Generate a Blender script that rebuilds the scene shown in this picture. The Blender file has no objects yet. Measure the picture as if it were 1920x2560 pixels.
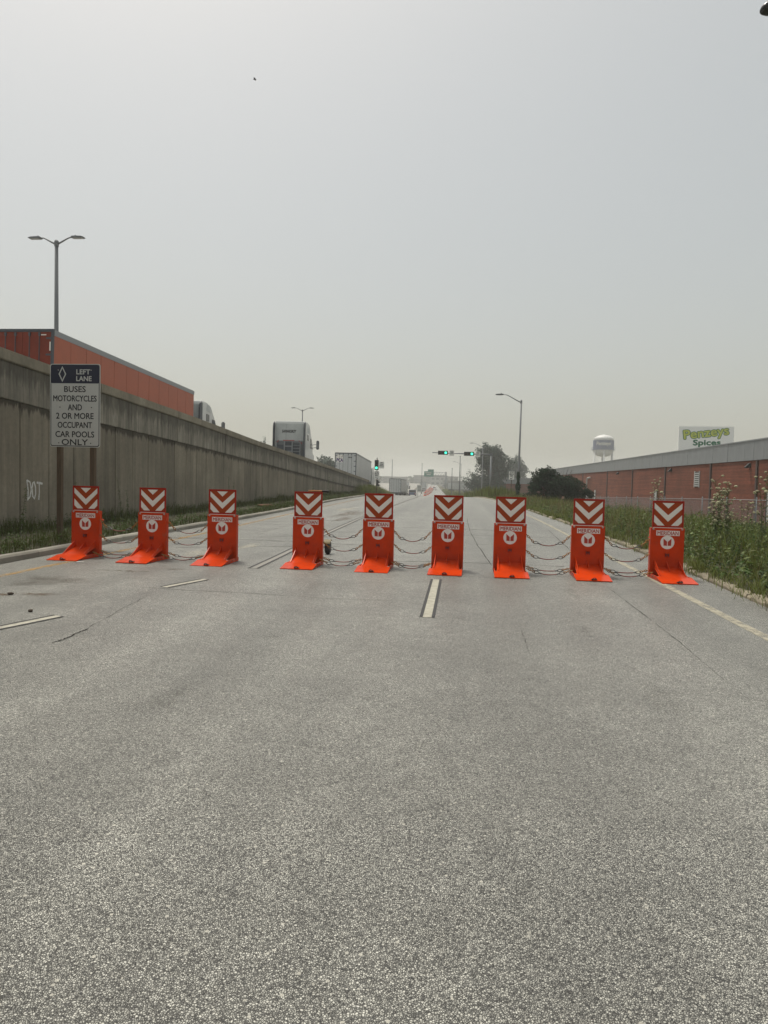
import bpy, bmesh, math, random
import numpy as np
from mathutils import Vector, Matrix, Euler

random.seed(7)
RNG = np.random.default_rng(11)
S = bpy.context.scene
COL = S.collection
R = math.radians

# ------------------------------------------------------------------ camera
cam_d = bpy.data.cameras.new('camera')
cam_d.sensor_fit = 'VERTICAL'; cam_d.sensor_height = 36.0; cam_d.lens = 24.47
cam_d.clip_start = 0.05; cam_d.clip_end = 12000
cam = bpy.data.objects.new('camera', cam_d); COL.objects.link(cam)
def _cam_matrix(H=1.55, F=1740., vx=1155., vy=1206., roll=R(1.35)):
    d = Vector(((vx-960.)/F, -(vy-1280.)/F, -1.)).normalized()
    h = Vector((math.cos(roll), -math.sin(roll), 0))
    up = h.cross(d)
    if up.y < 0: up = -up
    up.normalize(); xr = d.cross(up)
    m = Matrix((xr, d, up)).to_4x4(); m.translation = Vector((0, 0, H))
    return m
cam.matrix_world = _cam_matrix()
S.camera = cam

# ------------------------------------------------------------------ light
SUN_AZ = R(-40); SUN_EL = R(67)          # azimuth from +Y, negative = to the left
sun_dir = Vector((math.sin(SUN_AZ)*math.cos(SUN_EL), math.cos(SUN_AZ)*math.cos(SUN_EL), math.sin(SUN_EL)))
W = bpy.data.worlds.new('World'); S.world = W; W.use_nodes = True
wn = W.node_tree.nodes; wl = W.node_tree.links; wn.clear()
sky_n = wn.new('ShaderNodeTexSky'); sky_n.sky_type = 'NISHITA'; sky_n.sun_disc = False
sky_n.sun_elevation = SUN_EL; sky_n.sun_rotation = SUN_AZ
sky_n.air_density = 1.0; sky_n.dust_density = 8.0; sky_n.ozone_density = 1.0; sky_n.altitude = 200
veil = wn.new('ShaderNodeMix'); veil.data_type = 'RGBA'; veil.inputs['Factor'].default_value = 0.5
veil.inputs[7].default_value = (5.85, 5.9, 5.05, 1)      # even smoke veil over the sky
bgn = wn.new('ShaderNodeBackground'); bgn.inputs['Strength'].default_value = 0.121
wo = wn.new('ShaderNodeOutputWorld')
wl.new(sky_n.outputs['Color'], veil.inputs[6]); wl.new(veil.outputs[2], bgn.inputs['Color'])
wl.new(bgn.outputs['Background'], wo.inputs['Surface'])
sl = bpy.data.lights.new('sun', 'SUN'); sl.energy = 2.7; sl.angle = R(12); sl.color = (1.0, 0.96, 0.87)
sun = bpy.data.objects.new('sun', sl); COL.objects.link(sun)
sun.rotation_euler = sun_dir.to_track_quat('Z', 'Y').to_euler()
S.view_settings.view_transform = 'Standard'; S.view_settings.look = 'None'
S.view_settings.gamma = 1.0; S.view_settings.use_curve_mapping = False
S.view_settings.exposure = 0.0
S.cycles.max_bounces = 5; S.cycles.volume_bounces = 1; S.cycles.transparent_max_bounces = 12
S.cycles.use_denoising = True

# ------------------------------------------------------------------ materials
def nodes_of(m):
    return m.node_tree.nodes, m.node_tree.links
def mat(name, col, rough=0.6, metal=0.0, var=0.0, scale=8.0, col2=None, bump=0.0, bscale=None,
        spec=0.5, island=0.0, stretch=(1,1,1), emit=None, trans=0.0, coat=0.0, lo=.35, hi=.65, world=False):
    m = bpy.data.materials.new(name); m.use_nodes = True
    n, l = nodes_of(m); b = n['Principled BSDF']
    b.inputs['Base Color'].default_value = (*col, 1); b.inputs['Roughness'].default_value = rough
    b.inputs['Metallic'].default_value = metal; b.inputs['Specular IOR Level'].default_value = spec
    b.inputs['Coat Weight'].default_value = coat
    if emit: b.inputs['Emission Color'].default_value = (*emit[0], 1); b.inputs['Emission Strength'].default_value = emit[1]
    src = None
    if var > 0 or col2 or bump > 0:
        tc = n.new('ShaderNodeTexCoord'); mp = n.new('ShaderNodeMapping'); mp.inputs['Scale'].default_value = stretch
        if world: l.new(n.new('ShaderNodeNewGeometry').outputs['Position'], mp.inputs['Vector'])
        else: l.new(tc.outputs['Object'], mp.inputs['Vector'])
    if var > 0 or col2:
        no = n.new('ShaderNodeTexNoise'); no.inputs['Scale'].default_value = scale; no.inputs['Detail'].default_value = 6
        no.inputs['Roughness'].default_value = 0.65
        l.new(mp.outputs['Vector'], no.inputs['Vector'])
        rp = n.new('ShaderNodeMapRange'); rp.inputs[1].default_value = lo; rp.inputs[2].default_value = hi
        l.new(no.outputs['Fac'], rp.inputs[0])
        mx = n.new('ShaderNodeMix'); mx.data_type = 'RGBA'
        c2 = col2 if col2 else tuple(c*(1-var) for c in col)
        mx.inputs[6].default_value = (*col, 1); mx.inputs[7].default_value = (*c2, 1)
        l.new(rp.outputs[0], mx.inputs['Factor']); src = mx.outputs[2]
    if island > 0:
        g = n.new('ShaderNodeNewGeometry'); hs = n.new('ShaderNodeHueSaturation')
        mr = n.new('ShaderNodeMapRange'); mr.inputs[3].default_value = 1-island; mr.inputs[4].default_value = 1+island
        l.new(g.outputs['Random Per Island'], mr.inputs[0]); l.new(mr.outputs[0], hs.inputs['Value'])
        mh = n.new('ShaderNodeMapRange'); mh.inputs[3].default_value = 0.5-island*.07; mh.inputs[4].default_value = 0.5+island*.05
        l.new(g.outputs['Random Per Island'], mh.inputs[0]); l.new(mh.outputs[0], hs.inputs['Hue'])
        if src: l.new(src, hs.inputs['Color'])
        else: hs.inputs['Color'].default_value = (*col, 1)
        src = hs.outputs['Color']
    if src: l.new(src, b.inputs['Base Color'])
    if bump > 0:
        nb = n.new('ShaderNodeTexNoise'); nb.inputs['Scale'].default_value = bscale or scale*4; nb.inputs['Detail'].default_value = 4
        l.new(mp.outputs['Vector'], nb.inputs['Vector'])
        bp = n.new('ShaderNodeBump'); bp.inputs['Strength'].default_value = bump; bp.inputs['Distance'].default_value = 0.01
        l.new(nb.outputs['Fac'], bp.inputs['Height']); l.new(bp.outputs['Normal'], b.inputs['Normal'])
    if trans > 0:
        t = n.new('ShaderNodeBsdfTranslucent'); ms = n.new('ShaderNodeMixShader'); ms.inputs[0].default_value = trans
        if src: l.new(src, t.inputs['Color'])
        else: t.inputs['Color'].default_value = (*col, 1)
        l.new(b.outputs[0], ms.inputs[1]); l.new(t.outputs[0], ms.inputs[2])
        l.new(ms.outputs[0], n['Material Output'].inputs['Surface'])
    return m

def asphalt_mat():
    m = bpy.data.materials.new('asphalt'); m.use_nodes = True
    n, l = nodes_of(m); b = n['Principled BSDF']
    tc = n.new('ShaderNodeTexCoord'); P = tc.outputs['Object']
    # slight warp so that the stones are not regular
    vo = n.new('ShaderNodeTexVoronoi'); vo.inputs['Scale'].default_value = 138; vo.inputs['Randomness'].default_value = 1
    l.new(P, vo.inputs['Vector'])
    v2 = n.new('ShaderNodeTexVoronoi'); v2.inputs['Scale'].default_value = 52; l.new(P, v2.inputs['Vector'])
    ve = n.new('ShaderNodeTexVoronoi'); ve.feature = 'DISTANCE_TO_EDGE'; ve.inputs['Scale'].default_value = 138; ve.inputs['Randomness'].default_value = 1; l.new(P, ve.inputs['Vector'])
    sep = n.new('ShaderNodeSeparateColor'); l.new(vo.outputs['Color'], sep.inputs[0])
    sep2 = n.new('ShaderNodeSeparateColor'); l.new(v2.outputs['Color'], sep2.inputs[0])
    # stone tone per cell
    rp = n.new('ShaderNodeValToRGB'); rp.color_ramp.interpolation = 'LINEAR'
    e = rp.color_ramp.elements; e[0].position = 0.0; e[0].color = (.090, .087, .078, 1); e[1].position = 1.0; e[1].color = (.60, .592, .525, 1)
    for p, c in ((.25, (.265, .263, .236)), (.6, (.432, .428, .380)), (.88, (.53, .523, .465))):
        x = e.new(p); x.color = (*c, 1)
    l.new(sep.outputs[0], rp.inputs[0])
    # dark binder in the gaps
    gp = n.new('ShaderNodeMapRange'); gp.inputs[1].default_value = .03; gp.inputs[2].default_value = .22
    gp.inputs[3].default_value = .08; gp.inputs[4].default_value = 1; l.new(ve.outputs['Distance'], gp.inputs[0])
    m1 = n.new('ShaderNodeMix'); m1.data_type = 'RGBA'; m1.blend_type = 'MULTIPLY'; m1.inputs['Factor'].default_value = 1
    l.new(rp.outputs[0], m1.inputs[6]); l.new(gp.outputs[0], m1.inputs[7])
    # some bigger pale stones
    bs = n.new('ShaderNodeMath'); bs.operation = 'GREATER_THAN'; bs.inputs[1].default_value = .965; l.new(sep2.outputs[1], bs.inputs[0])
    bd = n.new('ShaderNodeMath'); bd.operation = 'LESS_THAN'; bd.inputs[1].default_value = .36; l.new(v2.outputs['Distance'], bd.inputs[0])
    bm_ = n.new('ShaderNodeMath'); bm_.operation = 'MULTIPLY'; l.new(bs.outputs[0], bm_.inputs[0]); l.new(bd.outputs[0], bm_.inputs[1])
    m2 = n.new('ShaderNodeMix'); m2.data_type = 'RGBA'; l.new(bm_.outputs[0], m2.inputs['Factor'])
    l.new(m1.outputs[2], m2.inputs[6]); m2.inputs[7].default_value = (.46, .445, .385, 1)
    # patches, wheel tracks
    def noise(sc, det, st=(1,1,1)):
        mp = n.new('ShaderNodeMapping'); mp.inputs['Scale'].default_value = st; l.new(P, mp.inputs['Vector'])
        t = n.new('ShaderNodeTexNoise'); t.inputs['Scale'].default_value = sc; t.inputs['Detail'].default_value = det
        l.new(mp.outputs[0], t.inputs['Vector']); return t.outputs['Fac']
    def rng(x, a, b_, c, d):
        t = n.new('ShaderNodeMapRange'); t.inputs[1].default_value = a; t.inputs[2].default_value = b_
        t.inputs[3].default_value = c; t.inputs[4].default_value = d; l.new(x, t.inputs[0]); return t.outputs[0]
    def mul(a, b_):
        t = n.new('ShaderNodeMath'); t.operation = 'MULTIPLY'; l.new(a, t.inputs[0]); l.new(b_, t.inputs[1]); return t.outputs[0]
    f = mul(rng(noise(.9, 5), .3, .7, .86, 1.14), rng(noise(6, 4), .3, .7, .90, 1.10))
    f = mul(f, rng(noise(1.0, 4, (.85, .018, 1)), .32, .68, .76, 1.2))
    f = mul(f, rng(noise(40, 2), .3, .7, .92, 1.08))
    m3 = n.new('ShaderNodeMix'); m3.data_type = 'RGBA'; m3.blend_type = 'MULTIPLY'; m3.inputs['Factor'].default_value = 1
    l.new(m2.outputs[2], m3.inputs[6]); l.new(f, m3.inputs[7])
    l.new(m3.outputs[2], b.inputs['Base Color'])
    b.inputs['Roughness'].default_value = .44; b.inputs['Specular IOR Level'].default_value = .5
    bp = n.new('ShaderNodeBump'); bp.inputs['Strength'].default_value = .55; bp.inputs['Distance'].default_value = .004
    l.new(gp.outputs[0], bp.inputs['Height']); l.new(bp.outputs['Normal'], b.inputs['Normal'])
    return m

def concrete_mat(name, col, stain=.5, streak=1.0, drip=.3, dark=.5):
    m = bpy.data.materials.new(name); m.use_nodes = True
    n, l = nodes_of(m); b = n['Principled BSDF']; b.inputs['Roughness'].default_value = .9; b.inputs['Specular IOR Level'].default_value = .25
    g = n.new('ShaderNodeNewGeometry'); P = g.outputs['Position']
    def noise(sc, det, st=(1,1,1), rough=.6):
        mp = n.new('ShaderNodeMapping'); mp.inputs['Scale'].default_value = st; l.new(P, mp.inputs['Vector'])
        t = n.new('ShaderNodeTexNoise'); t.inputs['Scale'].default_value = sc; t.inputs['Detail'].default_value = det
        t.inputs['Roughness'].default_value = rough; l.new(mp.outputs[0], t.inputs['Vector']); return t.outputs['Fac']
    def rng(x, a, b_, c, d):
        t = n.new('ShaderNodeMapRange'); t.inputs[1].default_value = a; t.inputs[2].default_value = b_
        t.inputs[3].default_value = c; t.inputs[4].default_value = d; l.new(x, t.inputs[0]); return t.outputs[0]
    def mul(a, b_):
        t = n.new('ShaderNodeMath'); t.operation = 'MULTIPLY'; l.new(a, t.inputs[0]); l.new(b_, t.inputs[1]); return t.outputs[0]
    f = rng(noise(.7, 5), .3, .7, 1-stain*.35, 1+stain*.2)
    f = mul(f, rng(noise(9, 5), .3, .7, .9, 1.08))
    if streak > 0:
        s1 = rng(noise(1, 4, (2.2, 2.2, .12), .75), .38, .66, 1+.12*streak, 1-.5*streak)
        s2 = rng(noise(1, 3, (7, 7, .3), .7), .42, .7, 1.05, 1-.32*streak)
        f = mul(mul(f, s1), s2)
        # run-off stains hanging from the ledge above, ragged lower edge
        at = n.new('ShaderNodeAttribute'); at.attribute_name = 'below_top'
        rag = rng(noise(1, 5, (5, 5, .5), .75), .3, .7, drip*.05, drip)
        dv = n.new('ShaderNodeMath'); dv.operation = 'DIVIDE'; l.new(at.outputs['Fac'], dv.inputs[0]); l.new(rag, dv.inputs[1])
        f = mul(f, rng(dv.outputs[0], .55, 1.0, dark, 1.0))
    oi = n.new('ShaderNodeObjectInfo'); f = mul(f, rng(oi.outputs['Random'], 0, 1, .84, 1.12))
    mx = n.new('ShaderNodeMix'); mx.data_type = 'RGBA'; mx.blend_type = 'MULTIPLY'; mx.inputs['Factor'].default_value = 1
    mx.inputs[6].default_value = (*col, 1); l.new(f, mx.inputs[7]); l.new(mx.outputs[2], b.inputs['Base Color'])
    bp = n.new('ShaderNodeBump'); bp.inputs['Strength'].default_value = .25; bp.inputs['Distance'].default_value = .01
    l.new(noise(30, 4), bp.inputs['Height']); l.new(bp.outputs['Normal'], b.inputs['Normal'])
    return m

def brick_mat():
    m = bpy.data.materials.new('brickwork'); m.use_nodes = True
    n, l = nodes_of(m); b = n['Principled BSDF']; b.inputs['Roughness'].default_value = .9; b.inputs['Specular IOR Level'].default_value = .2
    g = n.new('ShaderNodeNewGeometry'); sx = n.new('ShaderNodeSeparateXYZ'); l.new(g.outputs['Position'], sx.inputs[0])
    ad = n.new('ShaderNodeMath'); ad.operation = 'ADD'; l.new(sx.outputs['X'], ad.inputs[0]); l.new(sx.outputs['Y'], ad.inputs[1])
    cx = n.new('ShaderNodeCombineXYZ'); l.new(ad.outputs[0], cx.inputs['X']); l.new(sx.outputs['Z'], cx.inputs['Y'])
    br = n.new('ShaderNodeTexBrick'); l.new(cx.outputs[0], br.inputs['Vector'])
    br.inputs['Scale'].default_value = 1; br.inputs['Brick Width'].default_value = .3; br.inputs['Row Height'].default_value = .1
    br.inputs['Mortar Size'].default_value = .010; br.inputs['Mortar Smooth'].default_value = .2
    br.inputs['Color1'].default_value = (.190, .052, .028, 1); br.inputs['Color2'].default_value = (.135, .034, .019, 1)
    br.inputs['Mortar'].default_value = (.21, .105, .07, 1)
    no = n.new('ShaderNodeTexNoise'); no.inputs['Scale'].default_value = .35; no.inputs['Detail'].default_value = 6; l.new(g.outputs['Position'], no.inputs['Vector'])
    # long uneven courses
    mp = n.new('ShaderNodeMapping'); mp.inputs['Scale'].default_value = (.10, .10, 6.5); l.new(g.outputs['Position'], mp.inputs['Vector'])
    n2 = n.new('ShaderNodeTexNoise'); n2.inputs['Scale'].default_value = 1; n2.inputs['Detail'].default_value = 5; l.new(mp.outputs[0], n2.inputs['Vector'])
    r1 = n.new('ShaderNodeMapRange'); r1.inputs[1].default_value = .3; r1.inputs[2].default_value = .7; r1.inputs[3].default_value = .8; r1.inputs[4].default_value = 1.15; l.new(no.outputs['Fac'], r1.inputs[0])
    r2 = n.new('ShaderNodeMapRange'); r2.inputs[1].default_value = .3; r2.inputs[2].default_value = .7; r2.inputs[3].default_value = .74; r2.inputs[4].default_value = 1.26; l.new(n2.outputs['Fac'], r2.inputs[0])
    mu = n.new('ShaderNodeMath'); mu.operation = 'MULTIPLY'; l.new(r1.outputs[0], mu.inputs[0]); l.new(r2.outputs[0], mu.inputs[1])
    mx = n.new('ShaderNodeMix'); mx.data_type = 'RGBA'; mx.blend_type = 'MULTIPLY'; mx.inputs['Factor'].default_value = 1
    l.new(br.outputs['Color'], mx.inputs[6]); l.new(mu.outputs[0], mx.inputs[7]); l.new(mx.outputs[2], b.inputs['Base Color'])
    return m

def mark_mat(name, col, alpha, scale, rough=.9, lo=.4, hi=.6, stretch=(1,1,1), fade=False):
    """thin worn layer on the road: noise-broken coverage"""
    m = bpy.data.materials.new(name); m.use_nodes = True
    n, l = nodes_of(m); b = n['Principled BSDF']; b.inputs['Base Color'].default_value = (*col, 1); b.inputs['Roughness'].default_value = rough
    b.inputs['Specular IOR Level'].default_value = .2
    tc = n.new('ShaderNodeTexCoord'); mp = n.new('ShaderNodeMapping'); mp.inputs['Scale'].default_value = stretch; l.new(tc.outputs['Object'], mp.inputs['Vector'])
    no = n.new('ShaderNodeTexNoise'); no.inputs['Scale'].default_value = scale; no.inputs['Detail'].default_value = 8; no.inputs['Roughness'].default_value = .75
    l.new(mp.outputs[0], no.inputs['Vector'])
    r = n.new('ShaderNodeMapRange'); r.inputs[1].default_value = lo; r.inputs[2].default_value = hi; r.inputs[3].default_value = 0; r.inputs[4].default_value = alpha
    l.new(no.outputs['Fac'], r.inputs[0]); al = r.outputs[0]
    if fade:      # thins out towards the rim of the patch
        at = n.new('ShaderNodeAttribute'); at.attribute_name = 'cover'; fr = n.new('ShaderNodeMapRange'); fr.inputs[2].default_value = .6; l.new(at.outputs['Fac'], fr.inputs[0])
        mu = n.new('ShaderNodeMath'); mu.operation = 'MULTIPLY'; l.new(al, mu.inputs[0]); l.new(fr.outputs[0], mu.inputs[1]); al = mu.outputs[0]
    l.new(al, b.inputs['Alpha'])
    return m

M = {}
M['asphalt'] = asphalt_mat()
M['wall_panel'] = concrete_mat('wall_panel_concrete', (.262, .232, .178), .7, .45, .42, .34)
M['wall_beam'] = concrete_mat('wall_beam_concrete', (.30, .278, .228), .7, 1.0, .95, .55)
M['wall_cap'] = concrete_mat('wall_cap_concrete', (.285, .255, .195), .8, .25, .01, 1.0)
M['kerb'] = concrete_mat('kerb_concrete', (.30, .283, .24), .7, 0)
M['kerb_old'] = concrete_mat('kerb_old_concrete', (.30, .265, .195), 1.2, 0)
M['deck'] = mat('freeway_concrete', (.3, .29, .26), .9, var=.3, scale=.5)
M['soil'] = mat('soil', (.085, .070, .045), .95, var=.5, scale=2.2, col2=(.045, .052, .022), bump=.6, bscale=30)
M['brick'] = brick_mat()
M['red'] = mat('barrier_red_paint', (.62, .049, .0045), .24, spec=.13, var=.3, scale=2.6, col2=(.44, .040, .008), world=True, lo=.42, hi=.72, bump=.06, bscale=9)
def scuff(m, col, scale, lo, hi, amt, stretch=(1, 1, 1)):
    n, l = nodes_of(m); b = n['Principled BSDF']; src = b.inputs['Base Color'].links[0].from_socket
    g = n.new('ShaderNodeNewGeometry'); mp = n.new('ShaderNodeMapping'); mp.inputs['Scale'].default_value = stretch; l.new(g.outputs['Position'], mp.inputs['Vector'])
    t = n.new('ShaderNodeTexNoise'); t.inputs['Scale'].default_value = scale; t.inputs['Detail'].default_value = 9; t.inputs['Roughness'].default_value = .72; l.new(mp.outputs[0], t.inputs['Vector'])
    q = n.new('ShaderNodeMapRange'); q.inputs[1].default_value = lo; q.inputs[2].default_value = hi; q.inputs[4].default_value = amt; l.new(t.outputs['Fac'], q.inputs[0])
    x = n.new('ShaderNodeMix'); x.data_type = 'RGBA'; l.new(q.outputs[0], x.inputs['Factor']); l.new(src, x.inputs[6]); x.inputs[7].default_value = (*col, 1); l.new(x.outputs[2], b.inputs['Base Color'])
scuff(M['red'], (.26, .12, .075), 7, .60, .72, .6, (1, 1, .5)); scuff(M['red'], (.14, .025, .012), 16, .64, .72, .55, (.6, 1, 2))
M['redframe'] = mat('sign_panel_red_paint', (.44, .017, .004), .5, var=.12, scale=4, spec=.25)
M['orange_sheet'] = mat('reflective_orange_sheet', (.38, .052, .004), .5, var=.08, scale=30, spec=.25)
M['white_sheet'] = mat('reflective_white_sheet', (.86, .82, .76), .45, var=.06, spec=.2, scale=30)
M['white_print'] = mat('white_print', (.86, .83, .79), .5, var=.05, spec=.2, scale=10)
M['red_print'] = mat('red_print', (.42, .03, .012), .5)
M['darkred'] = mat('dark_red_steel', (.16, .014, .006), .5)
M['bolt'] = mat('zinc_bolt', (.45, .43, .40), .4, .8)
M['gold'] = mat('gold_chain', (.36, .15, .022), .5, .25, var=.4, scale=40)
M['steel'] = mat('cable_steel', (.12, .12, .12), .45, .6)
M['cable_red'] = mat('red_cable_sleeve', (.20, .035, .022), .5)
M['black'] = mat('black_rubber', (.018, .018, .018), .65)
M['olive'] = mat('olive_paint', (.15, .11, .025), .6)
M['yellow'] = mat('yellow_paint', (.30, .19, .025), .55)
M['paint_white'] = mat('road_paint_white', (.44, .42, .34), .8, var=.35, scale=9)
M['paint_worn'] = mat('road_paint_worn', (.27, .262, .235), .85, var=.2, scale=14)
M['paint_black'] = mat('road_tape_black', (.035, .035, .035), .75, var=.3, scale=20)
M['paint_edge'] = mark_mat('road_edge_paint', (.44, .41, .32), .75, 7, lo=.34, hi=.54)
M['paint_yellow'] = mark_mat('road_yellow_paint', (.52, .29, .06), .62, 4, lo=.36, hi=.62)
M['crack'] = mat('crack_dark', (.025, .023, .02), .95)
M['tyre'] = mark_mat('tyre_mark', (.045, .045, .042), .6, 3, lo=.36, hi=.62)
M['dirt'] = mark_mat('dirt_stain', (.13, .085, .05), .75, 5, lo=.44, hi=.62, fade=True)
M['damp'] = mark_mat('damp_stain', (.10, .085, .065), .45, 2.2, lo=.3, hi=.6, fade=True)
M['palewear'] = mark_mat('pale_patch', (.52, .50, .42), .6, 6, lo=.42, hi=.55, fade=True)
M['rock'] = mat('rock', (.10, .075, .055), .9, var=.5, scale=12)
M['rubble'] = mat('rubble', (.20, .085, .045), .9, var=.5, scale=6)
M['wood'] = mat('post_wood', (.125, .085, .05), .85, var=.4, scale=6, stretch=(8, 8, .6))
M['sign_white'] = mat('sign_white', (.56, .56, .525), .45, var=.05, scale=3)
M['sign_pale'] = mat('small_sign_white', (.86, .86, .82), .5)
M['sign_navy'] = mat('sign_navy', (.010, .013, .035), .5)
M['sign_black'] = mat('sign_black_print', (.012, .012, .014), .5)
M['alu'] = mat('sign_back_aluminium', (.42, .42, .42), .45, .7)
M['galv'] = mat('galvanised_steel', (.30, .31, .32), .5, .5, var=.2, scale=3)
M['lampgrey'] = mat('lamp_grey', (.16, .17, .18), .5, .3)
M['lampblack'] = mat('lamp_black', (.012, .013, .016), .22, 0, spec=.6)
M['lens'] = mat('lamp_lens', (.35, .36, .36), .3)
M['sig_black'] = mat('signal_black', (.012, .012, .012), .5)
M['green_lit'] = mat('green_light_lit', (.05, .8, .5), .4, emit=((.05, .85, .48), 2.2))
M['lens_dark'] = mat('signal_lens_dark', (.03, .02, .015), .25)
M['t_orange'] = mat('trailer_orange', (.43, .098, .038), .5, var=.12, scale=1.2)
M['t_orange_door'] = mat('trailer_door_orange', (.22, .030, .011), .55, spec=.2, var=.25, scale=1.6)
M['t_rail'] = mat('trailer_rail_grey', (.28, .29, .30), .45, .5)
M['t_dark'] = mat('trailer_dark', (.05, .06, .075), .5)
M['t_white'] = mat('trailer_white', (.55, .57, .58), .4, var=.12, scale=1.5)
M['t_silver'] = mat('trailer_silver', (.52, .54, .55), .32, .35, var=.15, scale=1.0, stretch=(1, 1, .3))
M['cab_white'] = mat('cab_white', (.62, .63, .62), .3, coat=.3, var=.08, scale=2)
M['cab_grey'] = mat('cab_rear_grey', (.52, .55, .54), .45, var=.15, scale=2)
M['glass'] = mat('dark_glass', (.02, .025, .03), .08, spec=.7)
M['tyre_r'] = mat('tyre_rubber', (.02, .02, .02), .8)
M['red_light'] = mat('red_lens', (.35, .02, .015), .3)
M['purple'] = mat('purple_print', (.075, .045, .19), .5)
M['fascia'] = mat('fascia_metal', (.27, .285, .30), .45, .35, var=.22, scale=.8, stretch=(1, 1, .4))
M['roof'] = mat('roof_edge', (.20, .20, .20), .7)
M['downpipe'] = mat('downpipe_brown', (.055, .03, .024), .6)
M['whitepaint'] = mat('door_white', (.55, .56, .55), .5, var=.15, scale=2)
M['p_lime'] = mat('lime_print', (.50, .55, .10), .5)
M['p_green'] = mat('dark_green_print', (.02, .14, .065), .5)
M['tank_white'] = mat('tank_white', (.72, .72, .70), .5, var=.06, scale=.5)
M['tank_blue'] = mat('tank_blue', (.045, .07, .17), .5)
M['green_sign'] = mat('highway_sign_green', (.01, .17, .12), .5)
M['blue_car'] = mat('car_blue', (.03, .06, .16), .3, coat=.4)
M['white_car'] = mat('car_white', (.65, .65, .65), .3, coat=.4)
M['grey_car'] = mat('car_grey', (.16, .17, .18), .3, coat=.4)
M['barrel'] = mat('barrel_orange', (.62, .07, .03), .5)
M['bldg_far'] = mat('far_building', (.30, .30, .30), .8, var=.2, scale=.2)
M['bldg_far2'] = mat('far_building_pale', (.42, .42, .41), .8, var=.2, scale=.2)
M['far_window'] = mat('far_window', (.17, .18, .19), .5)
M['chain'] = mat('chain_link_wire', (.30, .30, .30), .5, .5)
M['grass'] = mat('grass_green', (.120, .140, .030), .7, island=.42, trans=.25, spec=.25)
M['grass_dk'] = mat('grass_dark', (.075, .088, .022), .7, island=.45, trans=.2, spec=.2)
M['grass_dry'] = mat('grass_dry', (.23, .185, .085), .8, island=.3, trans=.2, spec=.2)
M['leaf'] = mat('weed_leaf', (.070, .112, .026), .6, island=.42, trans=.22, spec=.3)
M['leaf_lt'] = mat('weed_leaf_light', (.115, .150, .036), .6, island=.35, trans=.25, spec=.3)
M['leaf_dk2'] = mat('weed_leaf_dark', (.035, .06, .018), .6, island=.4, trans=.15, spec=.3)
M['leaf_dk'] = mat('bush_leaf', (.010, .030, .011), .7, island=.5, trans=.08, spec=.12)
M['leaf_tree'] = mat('tree_leaf', (.020, .052, .034), .6, island=.45, trans=.15, spec=.3)
M['stem'] = mat('stem_green', (.085, .10, .04), .8)
M['flower'] = mat('flower_cream', (.42, .40, .25), .8, island=.25, trans=.2)
M['bark'] = mat('bark', (.07, .055, .04), .9, var=.4, scale=8)
M['bird'] = mat('bird_dark', (.03, .03, .03), .8)

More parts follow.
